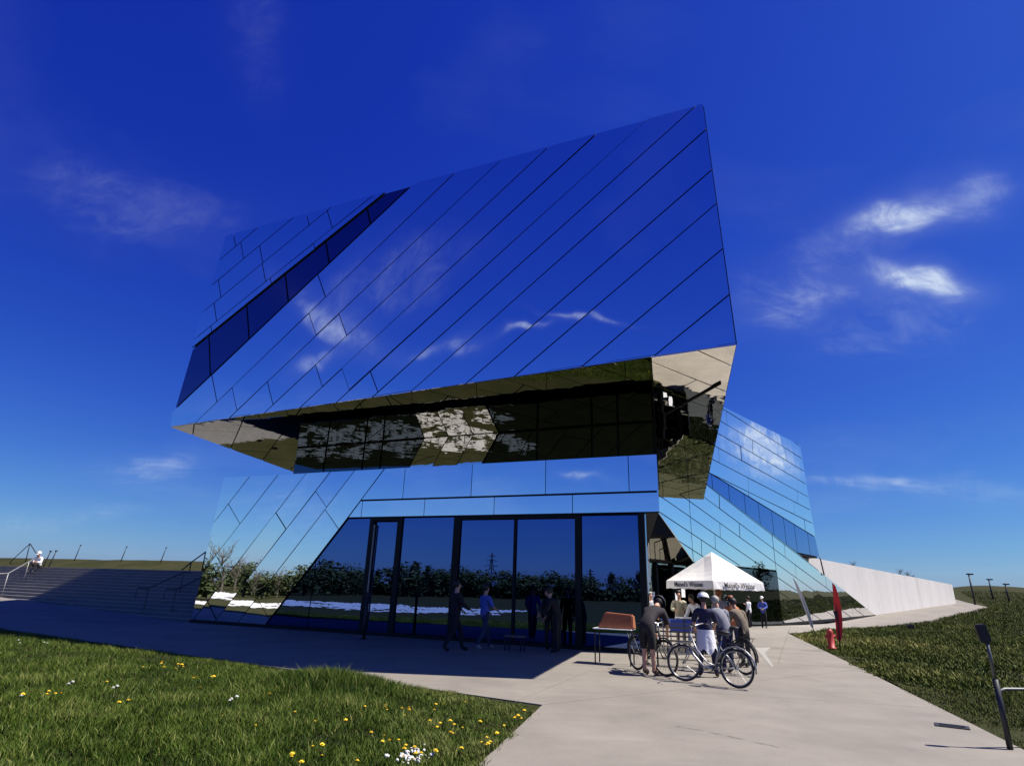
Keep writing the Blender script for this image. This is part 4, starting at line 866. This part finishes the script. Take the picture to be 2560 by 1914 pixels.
person('grey haired person in grey shirt and dark trousers leaning over a bicycle', P3, R(14), leanp, 'greycloth', 'navy', 'shoe', 'hair_grey', None, .95)
reach = dict(leanp); reach.update(elr=(.25, .16, 1.08), wrr=(.27, .30, .84))
P4 = at(1868, 1668)
person('dark haired person in olive shirt reaching down at the right of the bicycle group', P4, R(22), reach, 'olive', 'blackcloth', 'shoe', 'hair_dark', None, .93)
person('person in white shirt and black trousers standing beyond the parasol', at(1877, 1568), R(40), dict(elr=(.22, .08, 1.16), wrr=(.10, .24, 1.28)), 'whitecloth', 'blackcloth', 'black', 'hair_dark', None, .96, True)
person('person in white cap and blue jacket standing before the mirrored wing', at(1912, 1569), R(150), dict(ell=(-.24, .04, 1.16), wrl=(-.08, .24, 1.08), elr=(.24, .04, 1.16), wrr=(.06, .25, 1.06)), 'bluecloth', 'blackcloth', 'black', 'hair_dark', ('cap', 'white'), .97, True)
gp = lambda px, D, z=0: Vector((ray(px, 1490).x / ray(px, 1490).y * D, D, z))
person('dark haired vendor in beige shirt serving behind the drinks table', gp(1697, 21.0, .003), R(165), dict(ell=(-.24, .06, 1.18), wrl=(-.14, .28, 1.14), elr=(.24, .06, 1.18), wrr=(.14, .28, 1.14)), 'beige', 'beige', 'shoe', 'hair_dark', None, 1.0, True)
person('auburn haired person under the parasol behind the white helmet', gp(1797, 19.5, .003), R(10), {}, 'greycloth', 'jeans', 'shoe', 'hair_red', None, 1.02)
person('person in orange patterned top between grey and olive shirts', gp(1826, 18.3, .003), R(170), dict(elr=(.24, .06, 1.18), wrr=(.14, .28, 1.10)), 'orange', 'jeans', 'shoe', 'hair_red', None, .93)
person('person in white shirt and navy trousers at the table left of the helmet', gp(1742, 20.5, .003), R(120), dict(leanp), 'whitecloth', 'navy', 'shoe', 'hair_dark', None, .97, True)
person('pale shirted person standing against the entrance glazing', gp(1626, 24.0, .003), R(190), {}, 'whitecloth', 'jeans', 'shoe', 'hair_grey', None, .96, True)
walk = dict(knl=(-.10, .22, .52), anl=(-.10, .28, .09), tol=(-.11, .45, .035), knr=(.10, -.08, .50), anr=(.10, -.34, .14), tor=(.11, -.20, .035), ell=(-.24, .06, 1.15), wrl=(-.2, .26, 1.02), elr=(.24, .08, 1.16), wrr=(.2, .30, 1.06))
person('person in dark clothes walking in the shade before the glass front', uv2w(13.35, -3.0, .003), R(-60), walk, 'blackcloth', 'blackcloth', 'black', 'hair_dark', None, 1.02, True)
def ball(root, J): pass
person('person in blue shirt and grey trousers walking in the shade', uv2w(13.75, -1.95, .003), R(-50), walk, 'bluecloth', 'jeans', 'shoe_pale', 'hair_dark', None, .98)
person('black clad person standing by the glass door post', uv2w(15.35, -.85, .003), R(-20), {}, 'blackcloth', 'blackcloth', 'black', 'hair_dark', None, .98, True)
person('black clad person with slung bag leaning at the glass door', uv2w(15.75, -1.3, .003), R(70), dict(leanp), 'blackcloth', 'blackcloth', 'black', 'hair_dark', None, 1.0, True)
sit = dict(pelvis=(0, -.05, .16), waist=(0, -.03, .30), chest=(0, .04, .50), neck=(0, .09, .66), head0=(0, .12, .74), head1=(0, .15, .83), crown=(0, .15, .90), shl=(-.17, .06, .60), ell=(-.22, .20, .36), wrl=(-.12, .36, .38), shr=(.17, .06, .60), elr=(.22, .20, .36), wrr=(.12, .36, .38),
           hil=(-.09, -.03, .14), knl=(-.12, .42, .30), anl=(-.11, .50, -.10), tol=(-.12, .66, -.16), hir=(.09, -.03, .14), knr=(.12, .42, .30), anr=(.11, .50, -.10), tor=(.12, .66, -.16))
person('person in white cap and pale shirt sitting on the top steps far left', uv2w(-18.1, 4.3, 13 * .145 + .004), R(190), sit, 'whitecloth', 'blackcloth', 'black', None, ('cap', 'white'), 1.05, True)

# ------------------------------------------------------------ bicycles
def bicycle(label, a, b, paint, tyre='rubber', rim='steel', r=.34, step=True, lean=0, rack=None):
    """a: rear wheel contact, b: front wheel contact"""
    a, b = Vector(a), Vector(b); d = (b - a); ang = math.atan2(d.y, d.x); Lw = 1.08
    root = empty('bicycle', a.lerp(b, .5), ang, label, 'bicycle'); root.rotation_euler = (lean, 0, ang)
    for s_, steer in ((-1, 0), (1, R(12))):
        wr_ = empty('wheel'); wr_.parent = root; wr_.location = (s_ * Lw / 2, 0, r); wr_.rotation_euler = (0, 0, steer)
        circ = lambda R_, n_: [(math.cos(2 * math.pi * k / n_) * R_, 0, math.sin(2 * math.pi * k / n_) * R_) for k in range(n_)]
        tube_obj('tyre', circ(r - .02, 36), .02, tyre, wr_, 8, True); tube_obj('rim', circ(r - .045, 32), .011, rim if paint == 'silver' else 'dark_steel', wr_, 6, True)
        bm = bmesh.new(); tube(bm, [(0, -.05, 0), (0, .05, 0)], .022, 8)
        for k in range(20): an = 2 * math.pi * k / 20; tube(bm, [(.02 * math.cos(an + .6), .03 * (-1) ** k, .02 * math.sin(an + .6)), ((r - .05) * math.cos(an), 0, (r - .05) * math.sin(an))], .0022, 3)
        bm_obj('spokes', bm, 'steel' if paint == 'silver' else 'dark_steel', wr_)
    rw, fw = Vector((-Lw / 2, 0, r)), Vector((Lw / 2, 0, r)); bb = Vector((-.10, 0, .29)); seat = Vector((-.28, 0, .80)); head_t = Vector((.36, 0, .86)); head_b = Vector((.40, 0, .62))
    bm = bmesh.new()
    if step: tube(bm, [head_b, Vector((.30, 0, .48)), Vector((.12, 0, .31)), bb], .024, 8); tube(bm, [head_t, Vector((.24, 0, .60)), Vector((.04, 0, .38)), bb + Vector((-.03, 0, .05))], .016, 8)
    else: tube(bm, [head_b, bb], .02, 8); tube(bm, [head_t, seat + Vector((.02, 0, -.05))], .018, 8)
    tube(bm, [bb, seat], .018, 8)
    for y_ in (-.05, .05): tube(bm, [bb, rw + Vector((0, y_, 0))], .011, 6); tube(bm, [seat + Vector((.03, 0, -.12)), rw + Vector((0, y_, 0))], .01, 6)
    tube(bm, [head_t + Vector((-.005, 0, .03)), head_b], .024, 8); bm_obj('frame', bm, paint, root, True)
    bm = bmesh.new()
    for y_ in (-.05, .05): tube(bm, [head_b + Vector((.005, y_ * .8, 0)), head_b + Vector((.05, y_, -.16)), fw + Vector((0, y_, 0))], .012, 6)
    bm_obj('fork', bm, paint, root, True)
    tube_obj('handlebar', [(.12, -.30, 1.06), (.22, -.27, 1.08), (.30, -.10, 1.04), (.33, 0, 1.02), (.30, .10, 1.04), (.22, .27, 1.08), (.12, .30, 1.06)], .012, 'steel', root); tube_obj('stem', [head_t, (.33, 0, 1.02)], .014, 'steel', root)
    for y_ in (-1, 1): tube_obj('grip', [(.10, y_ * .302, 1.055), (.20, y_ * .28, 1.077)], .018, 'black', root)
    tube_obj('seat_post', [seat, seat + Vector((-.03, 0, .12))], .014, 'steel', root)
    bm = bmesh.new(); bmesh.ops.create_uvsphere(bm, u_segments=12, v_segments=8, radius=1, matrix=Matrix.Translation((-.33, 0, .95)) @ Matrix.Diagonal((.14, .09, .045, 1)))
    for v in bm.verts:
        if v.co.x > -.28: v.co.y *= .45
    bm_obj('saddle', bm, 'black', root, True)
    bm = bmesh.new(); tube(bm, [(-.10, -.06, .29), (-.10, .06, .29)], .02, 8); tube(bm, [(-.10, -.07, .29), (.05, -.07, .20)], .008, 6); tube(bm, [(-.10, .07, .29), (-.25, .07, .38)], .008, 6); box(bm, .01, .10, -.16, -.07, .19, .215); box(bm, -.30, -.21, .07, .16, .37, .395); bm_obj('pedals', bm, 'dark_steel', root)
    tube_obj('chainring', [(-.10 + .085 * math.cos(k * .5236), -.055, .29 + .085 * math.sin(k * .5236)) for k in range(12)], .006, 'dark_steel', root, 4, True)
    for s_, (a0, a1) in ((-1, (20, 190)), (1, (10, 140))):
        c = Vector((s_ * Lw / 2, 0, r)); pts = [c + Vector((math.cos(R(t_)) * (r + .03), 0, math.sin(R(t_)) * (r + .03))) for t_ in np.linspace(a0, a1, 12)]; bm = bmesh.new(); tube(bm, pts, .017, 6)
        bm_obj('mudguard', bm, 'black' if paint != 'silver' else paint, root, True)
    if rack:
        bm = bmesh.new(); 
        for y_ in (-.07, 0, .07): tube(bm, [(-.38, y_, .76), (-.86, y_, .76)], .006, 4)
        for y_ in (-.07, .07): tube(bm, [(-.80, y_, .76), rw + Vector((0, y_, 0))], .006, 4)
        bm_obj('rack', bm, 'dark_steel', root)
    return root
bicycle('silver step through bicycle parked nearest the camera on the path', at(1858, 1722), at(1702, 1701), 'silver', step=True, rack=True)
bicycle('black bicycle behind the bending person, its wheels left and right of them', at(1573, 1670), at(1690, 1698), 'black', r=.36, step=False, rack=True)
bicycle('dark bicycle right of the group, pointing away towards the parasol', at(1880, 1690), (4.75, 15.4, 0), 'black', r=.36, step=False, rack=True)

# ------------------------------------------------------------ parasol stall
uc = gp(1787, 19.8); pr = empty('parasol', (uc.x, uc.y, .0), R(25.5), 'white square parasol with dark lettering on its valance over the drinks table', 'parasol')
hs, zt_, ze_ = 1.04, 2.98, 2.06
bm = bmesh.new(); top = bm.verts.new((0, 0, zt_)); ring = [[bm.verts.new((sx_ * hs, sy_ * hs, ze_)) for sx_, sy_ in ((1, 1), (-1, 1), (-1, -1), (1, -1))]]
for i in range(4): bm.faces.new((top, ring[0][i], ring[0][(i + 1) % 4]))
bmesh.ops.subdivide_edges(bm, edges=bm.edges[:], cuts=5, use_grid_fill=True)
for v in bm.verts:
    rr_ = max(abs(v.co.x), abs(v.co.y)) / hs; ad = min(abs(v.co.x), abs(v.co.y)) / max(1e-6, max(abs(v.co.x), abs(v.co.y))); v.co.z -= .07 * math.sin(rr_ * math.pi) * (1 - ad ** 2)
bmesh.ops.solidify(bm, geom=bm.faces[:], thickness=.004); bm_obj('canopy', bm, 'canvas', pr)
for k in range(4):
    an = R(90 * k); vv = []; ff = []; nseg = 14
    for i in range(nseg + 1):
        t = -hs + 2 * hs * i / nseg; wv_ = .012 * math.sin(i * 1.9); vv += [Vector((hs, t, ze_)), Vector((hs + .015 + wv_, t, ze_ - .235 - .012 * math.cos(i * 2.1)))]
        if i: ff.append((2 * i - 2, 2 * i - 1, 2 * i + 1, 2 * i))
    rm = Matrix.Rotation(an, 4, 'Z'); va = mesh_obj('valance', [rm @ v for v in vv], ff, 'canvas', pr)
    fc = bpy.data.curves.new('lettering', 'FONT'); fc.body = "Maisel's Weisse"; fc.size = .20; fc.align_x = 'CENTER'; fc.align_y = 'CENTER'; fc.extrude = .001; fc.offset = .003
    tobj = bpy.data.objects.new('t', fc); COL.objects.link(tobj); dg = bpy.context.evaluated_depsgraph_get(); tm = bpy.data.meshes.new_from_object(tobj.evaluated_get(dg)); bpy.data.objects.remove(tobj)
    tm.transform(rm @ Matrix.Translation((hs + .034, 0, ze_ - .115)) @ Matrix(((0, 0, 1, 0), (1, 0, 0, 0), (0, 1, 0, 0), (0, 0, 0, 1)))); tm.materials.clear(); link('lettering', tm, 'print', va)
    tube_obj('rib', [rm @ Vector((0, 0, zt_ - .05)), rm @ Vector((hs * .98, hs * .98, ze_ - .02))], .014, 'white', pr, 6); tube_obj('strut', [rm @ Vector((.02, .02, 2.0)), rm @ Vector((hs * .5, hs * .5, 2.48))], .012, 'white', pr, 6)
tube_obj('pole', [(0, 0, 0), (0, 0, zt_ - .02)], .026, 'white', pr); box_obj('base', -.35, .35, -.35, .35, 0, .08, 'dark_steel', pr, .01)
def table(label, p, rz, w_, d_, h_, topm, legm, cat='table', th=.03, skirt=None):
    r_ = empty('table', p, rz, label, cat); box_obj('table_top', -w_ / 2, w_ / 2, -d_ / 2, d_ / 2, h_ - th, h_, topm, r_, .004)
    for sx_ in (-1, 1):
        for sy_ in (-1, 1): tube_obj('leg', [(sx_ * (w_ / 2 - .05), sy_ * (d_ / 2 - .05), 0), (sx_ * (w_ / 2 - .05), sy_ * (d_ / 2 - .05), h_ - th)], .018, legm, r_, 6)
    if skirt: box_obj('front_board', -w_ / 2 + .01, w_ / 2 - .01, -d_ / 2 - .012, -d_ / 2 - .002, h_ - .34, h_ - th, skirt, r_)
    return r_
table('white topped folding table right of the vendor', gp(1728, 19.6), R(8), .9, .6, .98, 'white', 'dark_steel')
table('blue fronted counter beside the entrance glazing', gp(1694, 19.6), R(12), .95, .6, .92, 'blue_crate', 'steel', 'counter', .05, 'blue_crate')
tb = table('slim white topped table left of the black bicycle', gp(1533, 15.6), R(-22), .95, .55, .80, 'white', 'black', th=.02)
bm = bmesh.new(); mt = Matrix.Translation(gp(1540, 15.6, .802)) @ Matrix.Rotation(R(-22), 4, 'Z')
vs_ = [(-.44, -.2, 0), (.44, -.2, 0), (.44, .2, 0), (-.44, .2, 0), (-.27, -.16, .36), (.42, -.14, .32), (.42, .14, .32), (-.27, .16, .36)]
v_ = [bm.verts.new(mt @ Vector(v)) for v in vs_]
for f in ((3, 2, 1, 0), (4, 5, 6, 7), (0, 1, 5, 4), (1, 2, 6, 5), (2, 3, 7, 6), (3, 0, 4, 7)): bm.faces.new([v_[i] for i in f])
bmesh.ops.bevel(bm, geom=bm.edges[:], offset=.025, segments=2, affect='EDGES'); tag(bm_obj('canvas_cover', bm, 'terracotta'), 'rust brown canvas cover sloping on the slim white topped table', 'cover')
def bench(label, p, rz, w_=1.5):
    r_ = empty('slatted_bench', p, rz, label, 'bench', 'slatted benches by the entrance')
    for k in range(4): box_obj('back_slat', -w_ / 2, w_ / 2, -.012, .012, .54 + k * .105, .575 + k * .105, 'wood', r_, .004, Matrix.Rotation(R(-8), 4, 'X'))
    for k in range(4): box_obj('seat_slat', -w_ / 2, w_ / 2, -.08 - k * .1, -.01 - k * .1, .44, .462, 'wood', r_, .004)
    for sx_ in (-1, 1):
        for yy in (-.02, -.38): tube_obj('leg', [(sx_ * (w_ / 2 - .08), yy, 0), (sx_ * (w_ / 2 - .08), yy, .98 if yy > -.1 else .44)], .02, 'black', r_, 6)
    return r_
bench('slatted wooden bench standing behind the bicycles, nearer one', gp(1706, 15.6), R(-14))
bench('slatted wooden bench one row further back by the counter', gp(1720, 17.4), R(-14), 1.4)
# papers stuck on the entrance glass
for i, (px, py, wd_, hh_, lab) in enumerate(((1632, 1492, .4, .55, 'white notice on the glass left of the black post'), (1694, 1494, .42, .5, 'white notice on the glass behind the vendor'), (1708, 1481, .35, .45, 'higher white notice right of the vendor'), (1618, 1390, .35, 1.3, 'tall white banner strip high in the entrance glazing'), (1622, 1438, .3, .7, 'short white sheet below the tall banner strip'))):
    d = ray(px, py); q = tz(0, 0, -1.45); t = (q - CAMP).dot(NC) / d.dot(NC); p = CAMP + d * t
    if px > 1640: q = tz(0, 0, .12); t = (q - CAMP).dot(NC) / d.dot(NC); p = CAMP + d * t
    bm = bmesh.new(); mt = Matrix.Translation(p) @ Matrix((DC, NC, Vector((0, 0, 1)))).transposed().to_4x4(); box(bm, -wd_ / 2, wd_ / 2, 0, .006, -hh_ / 2, hh_ / 2, mt); tag(bm_obj('notice', bm, 'paper'), lab, 'notice')
# bollards, crate by the glass
bo = empty('bollard', uv2w(9.35, -1.5), 0, 'slim black bollard with a box head before the glass front', 'bollard'); tube_obj('post', [(0, 0, 0), (0, 0, 1.25)], .05, 'black', bo, 12); box_obj('head', -.08, .08, -.07, .07, 1.25, 1.40, 'black', bo, .01); tube_obj('foot', [(0, 0, 0), (0, 0, .02)], .11, 'black', bo, 12)
cr = empty('low_stool', uv2w(14.6, -1.7), R(-23), 'low dark stool standing in the shade by the glass doors', 'stool'); box_obj('seat', -.28, .28, -.18, .18, .36, .40, 'wood', cr, .006)
for sx_ in (-1, 1):
    for sy_ in (-1, 1): tube_obj('leg', [(sx_ * .24, sy_ * .14, 0), (sx_ * .24, sy_ * .14, .36)], .016, 'black', cr, 6)
# feather flags
def feather(label, p, h, wd_, m, lean_, pm='steel'):
    r_ = empty('feather_flag', p, R(-30), label, 'flag'); tube_obj('pole', [(0, 0, 0), (lean_ * .5, 0, h * .55), (lean_ * .95, 0, h * .97)], [.022, .016, .007], pm, r_, 6); vv = []; ff = []
    for i in range(15):
        t = i / 14; z_ = h * (.16 + .84 * t); wv_ = wd_ * (math.sin(math.pi * min(1, t * .72 + .2)) ** .8) * (1 if t < .98 else .15); x0 = lean_ * z_ / h - wd_ * .35; y_ = .03 * math.sin(t * 5)
        vv += [Vector((x0, y_, z_)), Vector((x0 + wv_, y_ + .03 * math.sin(t * 5 + 1), z_))]
        if i: ff.append((2 * i - 2, 2 * i - 1, 2 * i + 1, 2 * i))
    bm = bmesh.new(); bv = [bm.verts.new(v) for v in vv]
    for f in ff: bm.faces.new([bv[i] for i in f])
    fo = bm_obj('banner', bm, m, r_, False)
    return r_, fo
rf, rfb = feather('red feather flag standing in the rough grass', at(2101, 1628), 2.2, .22, 'red', .12, 'black')
mesh_obj('emblem', [Vector((-.06, -.06, 1.30)), Vector((.03, -.06, .9)), Vector((.05, -.055, 1.28))], [(0, 1, 2)], 'print', rfb)
feather('white feather flag leaning beside the mirrored wing', at(2040, 1592), 2.6, .17, 'white', -.62)
# small red hydrant in the grass
h_ = at(2080, 1622); hy = empty('hydrant', h_, 0, 'short weathered red hydrant post beside the red flag', 'hydrant')
tube_obj('barrel', [(0, 0, 0), (0, 0, .05), (0, 0, .06), (0, 0, .52), (0, 0, .60), (0, 0, .66)], [.15, .15, .11, .11, .10, .04], 'red_dark', hy, 14); tube_obj('outlet', [(-.17, 0, .42), (.17, 0, .42)], .05, 'red_dark', hy, 10)
tube_obj('cap', [(0, 0, .64), (0, 0, .70)], .035, 'black', hy, 6)
# path light post and hoop at the right edge
pp = at(2526, 1872); lp = empty('path_light', pp, R(-20), 'tall dark post with a tilted box head at the right edge of the path', 'path light')
tube_obj('post', [(0, 0, 0), (0, 0, .75)], .032, 'dark_steel', lp, 12); tube_obj('upper_post', [(0, 0, .75), (0, 0, 1.2)], .019, 'steel_grey', lp, 12)
bm = bmesh.new(); box(bm, -.058, .058, -.04, .04, 0, .21, Matrix.Translation((-.01, 0, 1.17)) @ Matrix.Rotation(R(-9), 4, 'Y')); bmesh.ops.bevel(bm, geom=bm.edges[:], offset=.012, segments=2, affect='EDGES'); hd_ = bm_obj('lamp_head', bm, 'black', lp)
hq = at(2520, 1880); ho = empty('bike_hoop', hq + Vector((.16, .18, 0)), R(8), 'galvanised tubular bike hoop at the right edge of the picture', 'bike hoop')
pts = [(0, 0, -.02), (0, 0, .52)] + [(.12 - .12 * math.cos(R(a)), 0, .52 + .12 * math.sin(R(a))) for a in (30, 60, 90)] + [(.75, .0, .64)] + [(.75 + .12 * math.sin(R(a)), 0, .52 + .12 * math.cos(R(a))) for a in (30, 60, 90)] + [(.87, 0, -.02)]
tube_obj('hoop', pts, .02, 'steel_grey', ho, 10)
# drain cover
dp = at(2380, 1815); dc_ = empty('drain_cover', dp + Vector((0, 0, .002)), R(-32), 'small dark drain grate set into the path near its right edge', 'drain cover'); box_obj('grate_frame', -.2, .2, -.13, .13, 0, .006, 'black', dc_)
for k in range(6): box_obj('bar', -.15, .15, -.085 + k * .03, -.073 + k * .03, .009, .014, 'dark_steel', dc_)
# ground floodlight in the slope
fp = at(2278, 1574); fl_ = empty('floodlight', fp, 0, 'small black ground floodlight on the grass slope', 'floodlight'); box_obj('housing', -.2, .2, -.13, .13, .08, .32, 'black', fl_, .04); box_obj('stand', -.04, .04, -.04, .04, 0, .14, 'dark_steel', fl_)
# street lamps on the far slope
for px, pt, bx, by, lab in ((2415, 1436, 2438, 1511, 'street lamp nearest the end of the concrete wall'), (2468, 1449, 2482, 1494, 'middle one of three street lamps on the slope'), (2511, 1461, 2522, 1500, 'rightmost of three street lamps on the slope')):
    g_ = None
    while g_ is None: g_ = march(bx, by); by += 1
    D = math.hypot(g_.x, g_.y); d = ray(px, pt); t = D / math.hypot(d.x, d.y); p = CAMP + d * t; g = gh(g_.x, g_.y); p.x, p.y = g_.x, g_.y; r_ = empty('street_lamp', (p.x, p.y, g), 0, lab, 'street lamp', 'street lamps on the far slope')
    tube_obj('pole', [(0, 0, -.3), (0, 0, p.z - g)], [.11, .07], 'dark_steel', r_, 6); box_obj('lamp_head', -.2, .45, -.15, .15, p.z - g, p.z - g + .14, 'dark_steel', r_, .03)
